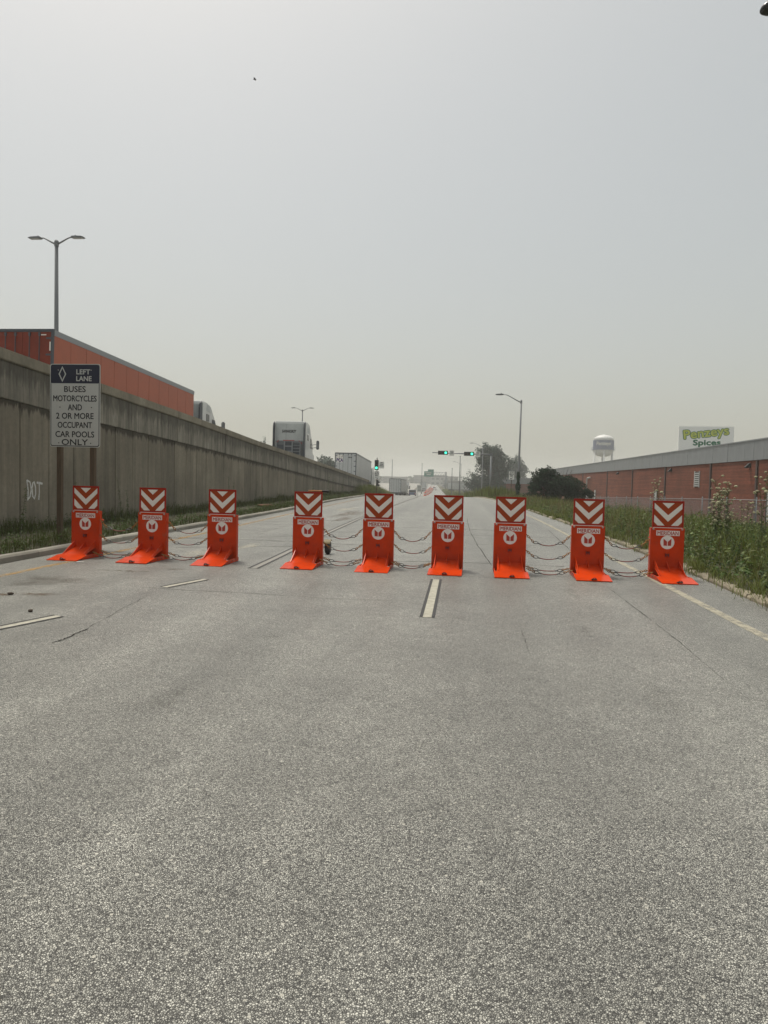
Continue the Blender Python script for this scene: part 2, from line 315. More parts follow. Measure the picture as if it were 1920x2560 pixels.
# ------------------------------------------------------------------ builders
class MB:
    def __init__(s): s.v = []; s.f = []
    def add(s, vs, fs):
        o = len(s.v); s.v += [tuple(p) for p in vs]; s.f += [tuple(i+o for i in q) for q in fs]
    def box(s, c, d, rot=None):
        hx, hy, hz = d[0]/2, d[1]/2, d[2]/2
        P = [Vector((x, y, z)) for x in (-hx, hx) for y in (-hy, hy) for z in (-hz, hz)]
        if rot is not None: P = [rot @ p for p in P]
        c = Vector(c)
        s.add([p+c for p in P], [(0,1,3,2),(4,6,7,5),(0,4,5,1),(2,3,7,6),(0,2,6,4),(1,5,7,3)])
    def box2(s, a, b):
        s.box([(a[i]+b[i])/2 for i in range(3)], [abs(b[i]-a[i]) for i in range(3)])
    def prism(s, poly, a, b, axis='y'):
        """2-D polygon extruded between a and b along axis; poly coords are the two others in order"""
        def P(p, t):
            return {'y': (p[0], t, p[1]), 'x': (t, p[0], p[1]), 'z': (p[0], p[1], t)}[axis]
        n = len(poly)
        s.add([P(p, a) for p in poly]+[P(p, b) for p in poly],
              [tuple(range(n)), tuple(range(2*n-1, n-1, -1))]+[(i, (i+1) % n+0, (i+1) % n+n, i+n)[::-1] for i in range(n)])
    def tube(s, pts, r, n=8, caps=True):
        pts = [Vector(p) for p in pts]; k = len(pts)
        rs = r if isinstance(r, (list, tuple)) else [r]*k
        ref = None; vs = []
        for i, p in enumerate(pts):
            d = (pts[min(i+1, k-1)]-pts[max(i-1, 0)]).normalized()
            if ref is None: ref = d.orthogonal().normalized()
            u = (ref-d*ref.dot(d))
            if u.length < 1e-6: u = d.orthogonal()
            u.normalize(); ref = u; w = d.cross(u)
            vs += [p+(u*math.cos(2*math.pi*j/n)+w*math.sin(2*math.pi*j/n))*rs[i] for j in range(n)]
        fs = [(i*n+j, i*n+(j+1) % n, (i+1)*n+(j+1) % n, (i+1)*n+j) for i in range(k-1) for j in range(n)]
        if caps: fs += [tuple(range(n-1, -1, -1)), tuple(range((k-1)*n, k*n))]
        s.add(vs, fs)
    def ring(s, c, R_, r, ax, up, n=12, m=6, sx=1.0):
        """closed ring (link) around centre c; ax, up span the ring plane; sx stretches along ax"""
        ax = Vector(ax).normalized(); up = Vector(up); up = (up-ax*up.dot(ax)).normalized(); nn = ax.cross(up); c = Vector(c)
        vs = []
        for i in range(n):
            a = 2*math.pi*i/n; d = ax*math.cos(a)+up*math.sin(a); q = c+ax*math.cos(a)*R_*sx+up*math.sin(a)*R_
            vs += [q+(d*math.cos(2*math.pi*j/m)+nn*math.sin(2*math.pi*j/m))*r for j in range(m)]
        s.add(vs, [(i*m+j, ((i+1) % n)*m+j, ((i+1) % n)*m+(j+1) % m, i*m+(j+1) % m) for i in range(n) for j in range(m)])
    def lathe(s, prof, c=(0,0,0), n=16, ax='z'):
        vs = []
        for r, h in prof:
            for j in range(n):
                a = 2*math.pi*j/n
                p = (r*math.cos(a), r*math.sin(a), h)
                if ax == 'y': p = (p[0], p[2], p[1])
                if ax == 'x': p = (p[2], p[0], p[1])
                vs.append((p[0]+c[0], p[1]+c[1], p[2]+c[2]))
        k = len(prof)
        s.add(vs, [(i*n+j, i*n+(j+1) % n, (i+1)*n+(j+1) % n, (i+1)*n+j) for i in range(k-1) for j in range(n)]+
              [tuple(range(n-1, -1, -1)), tuple(range((k-1)*n, k*n))])
    def mesh(s, name, material, smooth=False, bevel=0.0, normals=True):
        me = bpy.data.meshes.new(name); me.from_pydata(s.v, [], s.f); me.update()
        if bevel > 0 or normals:
            bm = bmesh.new(); bm.from_mesh(me)
            bmesh.ops.recalc_face_normals(bm, faces=bm.faces)
            if bevel > 0:
                es = [e for e in bm.edges if len(e.link_faces) == 2 and e.calc_face_angle(0) > .6]
                bmesh.ops.bevel(bm, geom=es, offset=bevel, segments=2, affect='EDGES', clamp_overlap=True)
            bm.to_mesh(me); bm.free()
        if smooth:
            me.polygons.foreach_set('use_smooth', [True]*len(me.polygons))
        me.materials.append(material)
        return me
    def build(s, name, material, parent=None, smooth=False, bevel=0.0, normals=True):
        return link(name, s.mesh(name, material, smooth, bevel, normals), parent)

def link(name, me, parent=None):
    o = bpy.data.objects.new(name, me); COL.objects.link(o)
    if parent is not None: o.parent = parent
    return o
def tag(o, label=None, cat=None, group=None, kind=None):
    if label: o['label'] = label
    if cat: o['category'] = cat
    if group: o['group'] = group
    if kind: o['kind'] = kind
    return o
def thing(name, loc, label, cat, group=None, rz=0.0):
    o = bpy.data.objects.new(name, None); COL.objects.link(o); o.location = loc; o.rotation_euler.z = rz
    o.empty_display_size = .2
    return tag(o, label, cat, group)
def kids(o): return KIDS.get(o.name, [])
def copy_tree(o, parent=None):
    c = o.copy(); COL.objects.link(c); c.parent = parent
    for ch in list(o.children): copy_tree(ch, c)
    return c
_font_cache = {}
def text_mesh(s, w, h, material, bold=0.0, depth=0.0, shear=0.0, name='lettering'):
    """text as a flat mesh in the XZ plane (facing -Y), fitted into w x h, centred on 0"""
    cu = bpy.data.curves.new('t', 'FONT'); cu.body = s; cu.align_x = 'CENTER'; cu.resolution_u = 3; cu.shear = shear
    ob = bpy.data.objects.new('t', cu); COL.objects.link(ob)
    dg = bpy.context.evaluated_depsgraph_get(); dg.update()
    me = bpy.data.meshes.new_from_object(ob.evaluated_get(dg))
    bpy.data.objects.remove(ob); bpy.data.curves.remove(cu)
    v = np.empty(len(me.vertices)*3, 'f'); me.vertices.foreach_get('co', v); v = v.reshape(-1, 3)
    lo, hi = v.min(0), v.max(0); c = (lo+hi)/2; d = hi-lo
    out = np.zeros_like(v); out[:, 0] = (v[:, 0]-c[0])/d[0]*w; out[:, 2] = (v[:, 1]-c[1])/d[1]*h
    me.vertices.foreach_set('co', out.ravel()); me.materials.clear(); me.materials.append(material); me.name = name; me.update()
    if bold > 0:      # heavier strokes: shifted copies, each a hair deeper
        bm = bmesh.new(); q = bold*h
        for k, (dx, dz) in enumerate(((0, 0), (q, 0), (-q, 0), (0, q), (0, -q), (q*.7, q*.7), (-q*.7, q*.7), (q*.7, -q*.7), (-q*.7, -q*.7))):
            n0 = len(bm.verts); bm.from_mesh(me); bm.verts.ensure_lookup_table()
            for v_ in bm.verts[n0:]: v_.co += Vector((dx, .00012*k, dz))
        bm.to_mesh(me); bm.free(); me.update()
    return me

def smooth_interp(Y, xs, ys, w=5.0):
    Y = np.asarray(Y, float); acc = 0
    for k in (-1, -.6, -.2, .2, .6, 1): acc = acc+np.interp(Y+k*w, xs, ys)
    return acc/6
def road_z(Y):
    return smooth_interp(Y, [-60,62,75,90,110,150,200,250,350,500,800,1500,2600], [0,0,-.05,-.30,-.95,-2.1,-2.9,-3.1,-2.6,-1.4,1,6,12], 6)
def kerb_l(Y):
    return smooth_interp(Y, [-30,0,10,16,24,33,50,65,80,100,150,400,2600], [-7.4,-7.5,-7.6,-7.85,-7.95,-8.25,-9.15,-9.45,-9.9,-10.9,-13.4,-25,-126], 2)
def kerb_r(Y):
    return smooth_interp(Y, [-30,0,10,14,28,41,62,75,100,150,400,2600], [3.8,3.9,4.02,4.2,4.2,3.92,3.1,2.5,1.2,-1.2,-12.6,-113], 2)
def wall_x(Y): return smooth_interp(Y, [-10,5,15,20,26,38,54,88,100], [-10.4,-10.6,-10.75,-10.85,-11.05,-11.5,-11.75,-11.95,-12], 1)
WT_Y = [-10,5,15.2,20,27.8,38,51,63.6,86.3,100]; WT_Z = [5.3,4.85,4.42,4.24,3.99,3.6,3.14,2.64,1.667,1.05]
def wall_top(Y): return smooth_interp(Y, WT_Y, WT_Z, 1)
def beam_bot(Y): return smooth_interp(Y, [-10,5,15.2,17,19.7,26,32,39.7,48.2,63.8,74.9,86,100], [4.1,3.68,3.28,3.2,3.07,2.88,2.67,2.375,2.0,1.31,.88,.5,.1], 1)
def deck_z(Y):
    d = wall_top(Y)-.95; r = road_z(Y)
    t = np.clip((np.asarray(Y, float)-86)/45, 0, 1); return d*(1-t)+r*t if np.ndim(Y) == 0 else np.where(t > 0, d*(1-t)+r*t, d)
def right_z(Y):      # low ground by the fence and the brick building
    return np.minimum(smooth_interp(Y, [-60,0,31,65,110,160], [-.3,-.35,-.7,-1.3,-2.0,-2.9], 5), road_z(Y)-.5)
def f1(fn, y): return float(fn(np.array([y]))[0])
def ground_right(x, y):
    kr = f1(kerb_r, y); rz = f1(road_z, y)
    return float(np.interp(x-kr, [.15, 1.5, 8.5, 400], [rz+.12, rz+.12, f1(right_z, y), f1(right_z, y)]))

# ------------------------------------------------------------------ ground, road, freeway
def sheet(name, rows, material, smooth=True):
    k = len(rows[0]); v = [p for r in rows for p in r]
    f = [(i*k+j, i*k+j+1, (i+1)*k+j+1, (i+1)*k+j) for i in range(len(rows)-1) for j in range(k-1)]
    me = bpy.data.meshes.new(name); me.from_pydata(v, [], f); me.update()
    if smooth: me.polygons.foreach_set('use_smooth', [True]*len(me.polygons))
    me.materials.append(material)
    return link(name, me)
YS = np.concatenate([np.arange(-30, 130, 2.0), np.arange(130, 400, 10.), np.arange(400, 1900, 60.)])
KL, KR, RZ, WX, RGZ = kerb_l(YS), kerb_r(YS), road_z(YS), wall_x(YS), right_z(YS)
rows = []
for i, y in enumerate(YS):
    kl, kr, rz, wx, gz = KL[i], KR[i], RZ[i], WX[i], RGZ[i]
    lx = min(wx+.05, kl-1.0)
    rows.append([(-1500, y, rz+2), (-300, y, rz-.8), (-60, y, rz-1.2), (lx-6, y, rz-1.2), (lx-.5, y, rz-.6 if y > 88 else rz+.1), (lx, y, rz+.15), (kl-.16, y, rz+.10),
                 (kl-.15, y, rz-.12), (kr+.15, y, rz-.12), (kr+.16, y, rz+.10), (kr+1.5, y, rz+.12), (kr+4, y, rz+.12+(gz-rz-.12)*.36), (kr+8.5, y, gz),
                 (kr+30, y, gz), (kr+120, y, gz), (1500, y, gz+3)])
tag(sheet('ground', rows, M['soil']), 'dry soil and thin grass ground beside and beyond the road', None, None, 'structure')
rows = []
for i, y in enumerate(YS):
    rows.append([(KL[i]+(KR[i]-KL[i])*t, y, RZ[i]) for t in np.linspace(0, 1, 9)])
road = tag(sheet('road', rows, M['asphalt']), 'worn grey asphalt entrance ramp', None, None, 'structure')
rows = []
for i, y in enumerate(YS):
    right = WX[i]-.22 if y < 90 else KL[i]-.35
    z = f1(deck_z, y)
    rows.append([(right+t*(-34), y, z) for t in (1, .75, .5, .25, 0)])
tag(sheet('freeway', rows, M['deck']), 'concrete freeway deck behind the retaining wall', None, None, 'structure')

# ------------------------------------------------------------------ kerbs
def kerb(name, fn, side, y0, y1, seg, material, label, crumble):
    root = bpy.data.objects.new(name, None); COL.objects.link(root); tag(root, label, None, None, 'structure')
    y = y0
    while y < y1:
        ln = seg*(1+random.uniform(-.25, .25)*crumble*3); ln = min(ln, y1-y+.01)
        gap = .012+crumble*random.uniform(0, .05)
        n = max(2, int((ln-gap)/(.13 if crumble > .5 else .35))+1); b = MB(); vs = []
        yy = np.linspace(y, y+ln-gap, n); sink = -random.uniform(0, .05)*crumble
        for q in yy:
            x = f1(fn, q); z = f1(road_z, q)
            j = lambda a: random.uniform(-a, a)*crumble
            h = .125-.045*(crumble > .5)+sink+j(.028)
            prof = [(.0, -.1), (.0, h-.035), (-.03, h+j(.008)), (-.15, h+.004+j(.02)), (-.15, -.1)]
            vs += [(x-side*(-p[0])*1.0+j(.018) if True else 0, q, z+p[1]) for p in [(side*(-a[0]) if False else a[0]*1.0, a[1]) for a in prof]]
        # profile x runs from the road face (0) outwards
        out = []
        for i in range(n):
            for k2 in range(5):
                vx, vy, vz = vs[i*5+k2]; x = f1(fn, yy[i]); dx = vx-x
                out.append((x+side*abs(dx), vy, vz))
        fs = [(i*5+k2, i*5+k2+1, (i+1)*5+k2+1, (i+1)*5+k2) for i in range(n-1) for k2 in range(4)]
        fs += [tuple(range(5)), tuple(range((n-1)*5+4, (n-1)*5-1, -1))]
        b.add(out, fs); b.build('kerb_stone', material, root)
        y += ln
kerb('kerb_left', kerb_l, -1, 3, 110, 3.0, M['kerb'], 'pale concrete kerb along the wall side of the ramp', .12)
kerb('kerb_right', kerb_r, 1, 3, 96, 2.8, M['kerb_old'], 'broken crumbling concrete kerb along the weedy right verge', .62)

# ------------------------------------------------------------------ road markings and wear (thin sheets)
def strip(name, pts, w, material, z=.004, jitter=0.0, parent=road):
    b = MB(); vs = []
    for i, (x, y) in enumerate(pts):
        a = Vector(pts[max(i-1, 0)]); c = Vector(pts[min(i+1, len(pts)-1)]); d = (c-a).normalized(); nrm = Vector((-d.y, d.x))
        ww = (w[i] if isinstance(w, (list, tuple)) else w)/2
        o = random.uniform(-jitter, jitter); zz = f1(road_z, y)+z
        vs += [(x+nrm.x*(ww*(1+random.uniform(-.5, .5)*(jitter > 0))+o), y+nrm.y*(ww+o), zz), (x-nrm.x*(ww-o), y-nrm.y*(ww-o), zz)]
    b.add(vs, [(2*i, 2*i+1, 2*i+3, 2*i+2) for i in range(len(pts)-1)])
    o = b.build(name, material, parent, normals=False)
    # keep faces up
    if o.data.polygons and o.data.polygons[0].normal.z < 0: o.data.flip_normals()
    return o
def along(fn, y0, y1, st): return [(f1(fn, y), y) for y in np.arange(y0, y1, st)]
edge_fn = lambda Y: smooth_interp(Y, [-30,7,16,27,45,62,75,100,150,400], [3.2,3.21,3.25,3.33,3.25,2.35,1.7,.4,-2.0,-13.4], 2)
yel_fn = lambda Y: smooth_interp(Y, [-30,9,17,21,31,51,65,80,100,150,400], [-6.7,-6.75,-6.89,-7.03,-7.48,-8.1,-8.45,-9.0,-10.,-12.5,-24], 2)
strip('edge_line', along(edge_fn, 3, 140, 1.5), .13, M['paint_edge'])
strip('yellow_line', along(yel_fn, 3, 140, 1.5), .13, M['paint_yellow'])
def tape_dash(p0, p1, wt=.10, bl=.038, wm=None):
    a = Vector(p0); b = Vector(p1); d = (b-a).normalized(); n_ = Vector((-d.y, d.x)); k = max(2, int((b-a).length/1.5)+1)
    P = [a+(b-a)*t for t in np.linspace(0, 1, k)]
    o = strip('lane_dash', [(p.x, p.y) for p in P], wt, wm or M['paint_white'])
    for sgn in (-1, 1):
        q = n_*sgn*(wt/2+bl/2)
        strip('dash_border', [(p.x+q.x, p.y+q.y) for p in P], bl, M['paint_black'], .006)
tape_dash((-.352, 7.89), (-.362, 11.01))
tape_dash((-4.60, 6.10), (-4.30, 7.05))
tape_dash((-4.06, 9.20), (-3.80, 10.05))
tape_dash((-.45, 20.1), (-.5, 23.2)); tape_dash((-.75, 32.3), (-.9, 35.4))
sol = lambda Y: smooth_interp(Y, [0,11.6,19.5,27.5,45,68,75,100,150,400], [-3.3,-3.49,-3.82,-4.05,-4.2,-4.35,-4.7,-5.6,-8,-19], 1.5)
P = along(sol, 11.5, 120, 1.5)
strip('lane_line', P, .10, M['paint_worn'])
for sg in (-1, 1): strip('line_border', [(x+sg*.075, y) for x, y in P], .045, M['paint_black'], .006)
def crack(pts, w=.012, sub=6, j=.02, name='crack', m='crack'):
    out = []
    for (a, b_) in zip(pts[:-1], pts[1:]):
        for t in np.linspace(0, 1, sub, endpoint=False):
            out.append((a[0]+(b_[0]-a[0])*t+random.uniform(-j, j), a[1]+(b_[1]-a[1])*t+random.uniform(-j, j)))
    out.append(pts[-1])
    strip(name, out, [w*1.15*random.uniform(.35, 1.25)*(0.25 if i in (0, len(out)-1) else 1) for i in range(len(out))], M[m], .005)
crack([(-3.66, 5.90), (-3.645, 6.09), (-3.672, 6.38), (-3.666, 6.53)], .016, 5, .012)
crack([(-3.686, 6.57), (-3.846, 7.52), (-3.96, 8.48)], .006, 10, .012)
crack([(-2.723, 7.717), (-2.535, 7.839)], .012, 3, .003)
crack([(-4.377, 9.124), (-3.586, 9.012), (-2.635, 8.987), (-1.685, 8.842), (-.751, 8.893)], .011, 9, .012)
crack([(2.25, 11.0), (2.241, 9.74), (2.231, 8.468), (2.211, 7.182), (2.173, 6.425)], .012, 12, .008, m='tyre')
crack([(2.241, 9.74), (2.231, 8.468), (2.211, 7.182), (2.173, 6.425), (2.139, 5.261)], .009, 14, .006, m='tyre')
crack([(.665, 7.546), (.658, 6.372)], .010, 10, .006, m='tyre')
crack([(-.08, 8.0), (.089, 7.828)], .010, 2, .002)
crack([(.25, 30), (.294, 21.98), (.435, 17.186), (.602, 13.121)], .016, 10, .01)
crack([(-3.3, 17.6), (-1.0, 17.3), (1.6, 17.8), (4.0, 17.6)], .018, 8, .02)
crack([(-8, 17.2), (-5.5, 17.5), (-3.4, 17.5)], .018, 8, .03)
crack([(-.6, 11.55), (1.4, 11.45)], .010, 8, .01)
crack([(2.95, 24), (2.6, 17), (2.3, 12.5)], .014, 10, .01)
for k in range(16):      # curved tyre marks beyond the barriers
    y0 = random.uniform(13.2, 26); x0 = random.uniform(-7, 2); r = random.uniform(6, 16); a0 = random.uniform(1.2, 1.9); a1 = a0+random.uniform(.2, .5)
    strip('tyre_mark', [(x0+r*math.cos(a), y0-r+r*math.sin(a)) for a in np.linspace(a0, a1, 14)], random.uniform(.05, .14), M['tyre'], .003+.0002*k)
def blot(name, cx, cy, rx, ry, material, z):
    n = 26; b = MB(); vs = [(cx, cy, f1(road_z, cy)+z)]
    ph = random.uniform(0, 6)
    for i in range(n):
        a = 2*math.pi*i/n; k = 1+.22*math.sin(3*a+ph)+.12*math.sin(7*a+2*ph)
        vs.append((cx+rx*k*math.cos(a), cy+ry*k*math.sin(a), f1(road_z, cy)+z))
    b.add(vs, [(0, 1+i, 1+(i+1) % n) for i in range(n)]); o = b.build(name, material, road, normals=False)
    at = o.data.attributes.new('cover', 'FLOAT', 'POINT'); at.data.foreach_set('value', [1.0]+[0.0]*n)
blot('damp_stain', -5.85, 9.35, .55, .5, M['damp'], .0030)
blot('dirt_patch', -5.35, 8.24, .34, .13, M['dirt'], .0034); blot('dirt_patch', -5.75, 8.12, .2, .10, M['dirt'], .0036)
blot('dirt_patch', -5.3, 10.6, .5, .10, M['dirt'], .0036); blot('dirt_patch', -4.7, 11.0, .3, .07, M['dirt'], .0032)
blot('dirt_patch', -5.1, 31.5, .55, 3.6, M['dirt'], .0034); blot('dirt_patch', -4.6, 27, .3, 2.0, M['dirt'], .0038)
blot('pale_patch', -5.25, 13.6, .28, .9, M['palewear'], .0034); blot('pale_patch', -4.75, 15.2, .2, 1.0, M['palewear'], .0038)
M['oil'] = mark_mat('oil_drip', (.06, .058, .052), .2, 9, lo=.38, hi=.66, fade=True)
for k, (x_, y_, a_, b2_) in enumerate([(1.5, 5.2, .16, .5), (1.35, 7.6, .12, .35), (-2.0, 4.6, .15, .4), (-1.8, 6.6, .10, .16), (-2.1, 9.8, .12, .5), (1.6, 10.2, .12, .5), (-.2, 4.0, .05, .12), (.9, 3.6, .06, .07), (-1.2, 3.2, .05, .06), (-5.4, 6.2, .15, .5), (1.5, 17, .18, 2.0), (-2.0, 19, .18, 2.4), (-5.6, 20, .2, 2.5)]): blot('oil_drip', x_, y_, a_, b2_, M['oil'], .0022+.0001*k)
blot('pale_patch', -6.0, 36, .5, 2.6, M['palewear'], .003)

# ------------------------------------------------------------------ retaining wall
wall = thing('retaining_wall', (0, 0, 0), 'long stained concrete retaining wall of tall panels on the left', 'wall')
def ribbon_box(name, y0, y1, xf, xb, zb, zt, material, bevel=0.0, n=2, parent=wall, drip=None):
    """block following the wall line: front offset xf, back offset xb from wall_x; zb/zt functions of y"""
    b = MB(); yy = np.linspace(y0, y1, n); vs = []
    for y in yy:
        x = f1(wall_x, y); vs += [(x+xf, y, zb(y)), (x+xf, y, zt(y)), (x+xb, y, zt(y)), (x+xb, y, zb(y))]
    fs = [(i*4+k, i*4+(k+1) % 4, (i+1)*4+(k+1) % 4, (i+1)*4+k) for i in range(n-1) for k in range(4)]
    fs += [(0, 1, 2, 3), (4*n-1, 4*n-2, 4*n-3, 4*n-4)]
    b.add(vs, fs); o = b.build(name, material, parent, bevel=bevel)
    if drip is not None:
        at = o.data.attributes.new('below_top', 'FLOAT', 'POINT')
        at.data.foreach_set('value', [drip(v_.co.y)-v_.co.z for v_ in o.data.vertices])
    return o
y = 15.98-1.235*12
while y < 88.5:
    y2 = min(y+1.235, 88.6); dx = random.uniform(-.008, .008)
    ribbon_box('wall_panel', y+.012, y2-.012, dx, -.2, lambda q: -.35, lambda q: f1(beam_bot, q)-.006, M['wall_panel'], .012, drip=lambda q: f1(beam_bot, q))
    y = y2
y = 1.2
while y < 88.5:
    y2 = min(y+6.2, 88.7)
    ribbon_box('wall_beam', y+.006, y2-.006, .035, -.26, lambda q: f1(beam_bot, q), lambda q: f1(wall_top, q)-.27, M['wall_beam'], .012, 4, drip=lambda q: f1(wall_top, q)-.27)
    ribbon_box('wall_cap', y+.004, y2-.004, .10, -.34, lambda q: f1(wall_top, q)-.267, lambda q: f1(wall_top, q), M['wall_cap'], .02, 4)
    y = y2
b = MB(); ribbon_box('wall_core', 1.2, 88.4, -.16, -.3, lambda q: -.4, lambda q: f1(beam_bot, q)-.01, M['t_dark'], 0, 30)
# painted DOT on one panel
def stroke(pts, w=.052):
    b = MB(); vs = []
    for i, (y, z) in enumerate(pts):
        a = Vector(pts[max(i-1, 0)]); c = Vector(pts[min(i+1, len(pts)-1)]); d = (c-a).normalized(); n_ = Vector((-d.y, d.x))*w/2*random.uniform(.7, 1.2)
        x = f1(wall_x, y)+.013
        vs += [(x, y+n_.x, z+n_.y), (x, y-n_.x, z-n_.y)]
    b.add(vs, [(2*i, 2*i+1, 2*i+3, 2*i+2) for i in range(len(pts)-1)]); return b
g = MB()
for st in ([(16.25, 1.36), (16.30, 1.10), (16.29, .86)], [(16.24, 1.36), (16.38, 1.30), (16.43, 1.12), (16.38, .94), (16.27, .85)],
           [(16.50, 1.29), (16.46, 1.15), (16.49, .95), (16.56, .88), (16.62, 1.0), (16.61, 1.18), (16.55, 1.31), (16.49, 1.28)],
           [(16.66, 1.29), (16.78, 1.28), (16.92, 1.26)], [(16.77, 1.28), (16.78, 1.05), (16.75, .85)]):
    q = stroke(st); g.add(q.v, q.f)
M['spray'] = mark_mat('spray_paint', (.72, .71, .68), .95, 14, lo=.30, hi=.46)
tag(g.build('graffiti', M['spray'], wall, normals=False), 'white hand-painted letters DOT')

# ------------------------------------------------------------------ barriers
def barrier_proto():
    root = thing('vehicle_barrier', (0, 0, 0), 'orange steel vehicle barrier', 'barrier', 'orange barriers across the road')
    b = MB(); w = .2775
    b.box2((-w, 0, .03), (w, .014, .855))
    b.box2((-w, .014, .03), (-w+.012, .10, .855)); b.box2((w-.012, .014, .03), (w, .10, .855))
    b.box2((-w+.012, .014, .843), (w-.012, .10, .855))
    b.build('front_panel', M['red'], root, bevel=.003)
    # upper sign board: tray with raised rim
    t = MB(); tw = .2575; z0, z1 = .866, 1.318
    t.box2((-tw, .018, z0), (tw, .03, z1))
    t.box2((-tw, .004, z0), (-tw+.014, .018, z1)); t.box2((tw-.014, .004, z0), (tw, .018, z1))
    t.box2((-tw+.014, .004, z0), (tw-.014, .018, z0+.012)); t.box2((-tw+.014, .004, z1-.012), (tw-.014, .018, z1))
    tb = t.build('sign_board', M['redframe'], root, bevel=.002)
    sx0, sx1, sz0, sz1 = -.229, .229, .893, 1.288
    s = MB(); s.box2((sx0, .0155, sz0), (sx1, .0178, sz1)); s.build('orange_sheet', M['orange_sheet'], tb)
    def uv(p): return (sx0+(sx1-sx0)*p[0], sz1-(sz1-sz0)*p[1])
    for poly in ([(0, .02), (.5, .54), (1, .02), (1, .26), (.5, .82), (0, .26)], [(.28, .015), (.72, .015), (.5, .25)],
                 [(0, .53), (.385, .99), (.13, .99), (0, .84)], [(1, .53), (1, .84), (.87, .99), (.615, .99)]):
        c = MB(); c.prism([uv(p) for p in poly], .0130, .0154, 'y'); c.build('white_chevron', M['white_sheet'], tb)
    h = MB(); h.box2((-.235, .006, .8565), (.235, .024, .8655)); h.build('hinge_strip', M['white_sheet'], root)
    for sx in (-.238, .238):
        k = MB(); k.lathe([(.017, 0), (.017, -.006), (.010, -.012), (.002, -.013)], (sx, 0, .838), 8, 'y'); k.build('bolt', M['bolt'], root)
    # name plate with red letters
    p = MB(); p.box2((-.188, -.0025, .727), (.196, -.0002, .812)); pl = p.build('name_plate', M['white_print'], root)
    o = link('lettering', text_mesh('MERIDIAN', .345, .062, M['red_print'], .03), pl); o.location = (.004, -.0045, .7695)
    # round emblem
    e = MB(); e.lathe([(.115, -.0002), (.115, -.0028)], (.0, 0, .612), 40, 'y'); em = e.build('emblem_disc', M['white_print'], root)
    for sg in (-1, 1):
        q = MB(); q.prism([(sg*.066, .612+.066), (sg*.006, .612+.012), (sg*.006, .612-.058), (sg*.062, .612-.055)], -.0029, -.0042, 'y')
        q.build('emblem_mark', M['red_print'], em)
    # latch
    l = MB(); l.box2((-.03, -.03, .365), (-.022, 0, .425)); l.box2((.022, -.03, .365), (.03, 0, .425)); l.box2((-.03, -.034, .385), (.03, -.03, .415))
    la = l.build('latch', M['darkred'], root); l = MB(); l.tube([(-.042, -.018, .428), (.042, -.018, .428)], .006, 6); l.build('latch_pin', M['red'], la)
    # ramp plate
    prof = [(0, .185, .212), (-.14, .155, .218), (-.28, .115, .224), (-.41, .074, .232), (-.412, .074, .282), (-.58, .040, .284)]
    vs = []; fs = []; nx = 15
    for (yy, zz, hw) in prof:
        for k in range(nx): vs.append((-hw+2*hw*k/(nx-1), yy, zz))
    rag = [random.uniform(-.008, .008) for _ in range(nx)]
    for k in range(nx): vs.append((-.284+.568*k/(nx-1), -.752+rag[k]-(.010 if k % 3 == 1 else 0), .012))
    nr = len(prof)+1; top = len(vs)
    vs += [(x, y_, z-.012) for x, y_, z in vs]
    hole = {(nr-2, 6), (nr-2, 7)}
    cells = [(i, k) for i in range(nr-1) for k in range(nx-1)]
    for i, k in cells:
        a = i*nx+k
        fs.append((a, a+1, a+nx+1, a+nx)); fs.append((a+top, a+nx+top, a+nx+1+top, a+1+top))
    for k in range(nx-1):
        fs.append((k, k+top, k+1+top, k+1)); a = (nr-1)*nx+k; fs.append((a, a+1, a+1+top, a+top))
    for i in range(nr-1):
        a = i*nx; fs.append((a, a+nx, a+nx+top, a+top)); a = i*nx+nx-1; fs.append((a, a+top, a+nx+top, a+nx))
    r = MB(); r.add(vs, fs); ra = r.build('ramp_plate', M['red'], root)
    t = MB(); t.box2((-.042, -.742, .0225), (.042, -.69, .034)); t.build('tow_pocket', M['sig_black'], ra)
    t = MB(); t.ring((0, -.742, .030), .030, .0075, (1, 0, 0), (0, -.5, .9), 12, 6); t.build('tow_eye', M['darkred'], ra)
    # gussets
    for x, yl, zl, zt in ((-.200, -.395, .078, .31), (.0, -.21, .135, .285), (.200, -.395, .078, .31)):
        gm = MB(); gm.prism([(0, zt), (yl, zl+.010), (yl, zl-.004), (0, .17)], x-.007, x+.007, 'x'); gm.build('gusset', M['red'], root, bevel=.0015)
    # side rails of the base
    for sx in (-1, 1):
        s = MB(); s.prism([(.16, .004), (.16, .075), (-.40, .075), (-.56, .028), (-.56, .004)], sx*.262-.008, sx*.262+.008, 'x')
        sr = s.build('side_rail', M['red'], root, bevel=.002)
        for yy in (-.30, -.16, -.02, .10):
            k = MB(); k.lathe([(.011, 0), (.011, sx*.006), (.004, sx*.010)], (sx*.270, yy, .042), 6, 'x'); k.build('rail_bolt', M['darkred'], sr)
    # rear frame: sloping legs and a shelf
    for sx in (-1, 1):
        s = MB(); s.prism([(.10, .668), (.17, .668), (.155, .004), (.10, .004)], sx*.225-.008, sx*.225+.008, 'x'); s.build('rear_leg', M['red'], root)
    s = MB(); s.prism([(-.262, .10), (.262, .10), (.262, .20), (.15, .37), (-.15, .37), (-.262, .20)], .672, .684, 'z'); s.build('rear_shelf', M['red'], root)
    s = MB(); s.prism([(.10, .45), (.118, .45), (.33, .671), (.29, .671)], -.01, .01, 'x'); s.build('shelf_strut', M['red'], root)
    return root
proto = barrier_proto()
BX = [(-6.975, 12.29, 1.2), (-5.655, 12.25, 2.6), (-4.340, 12.30, 1.2), (-2.742, 12.30, 1.6), (-1.456, 12.27, 2.0), (-.222, 12.235, 2.2), (.855, 12.20, .3), (2.176, 12.22, .4), (3.500, 12.27, -1.2)]
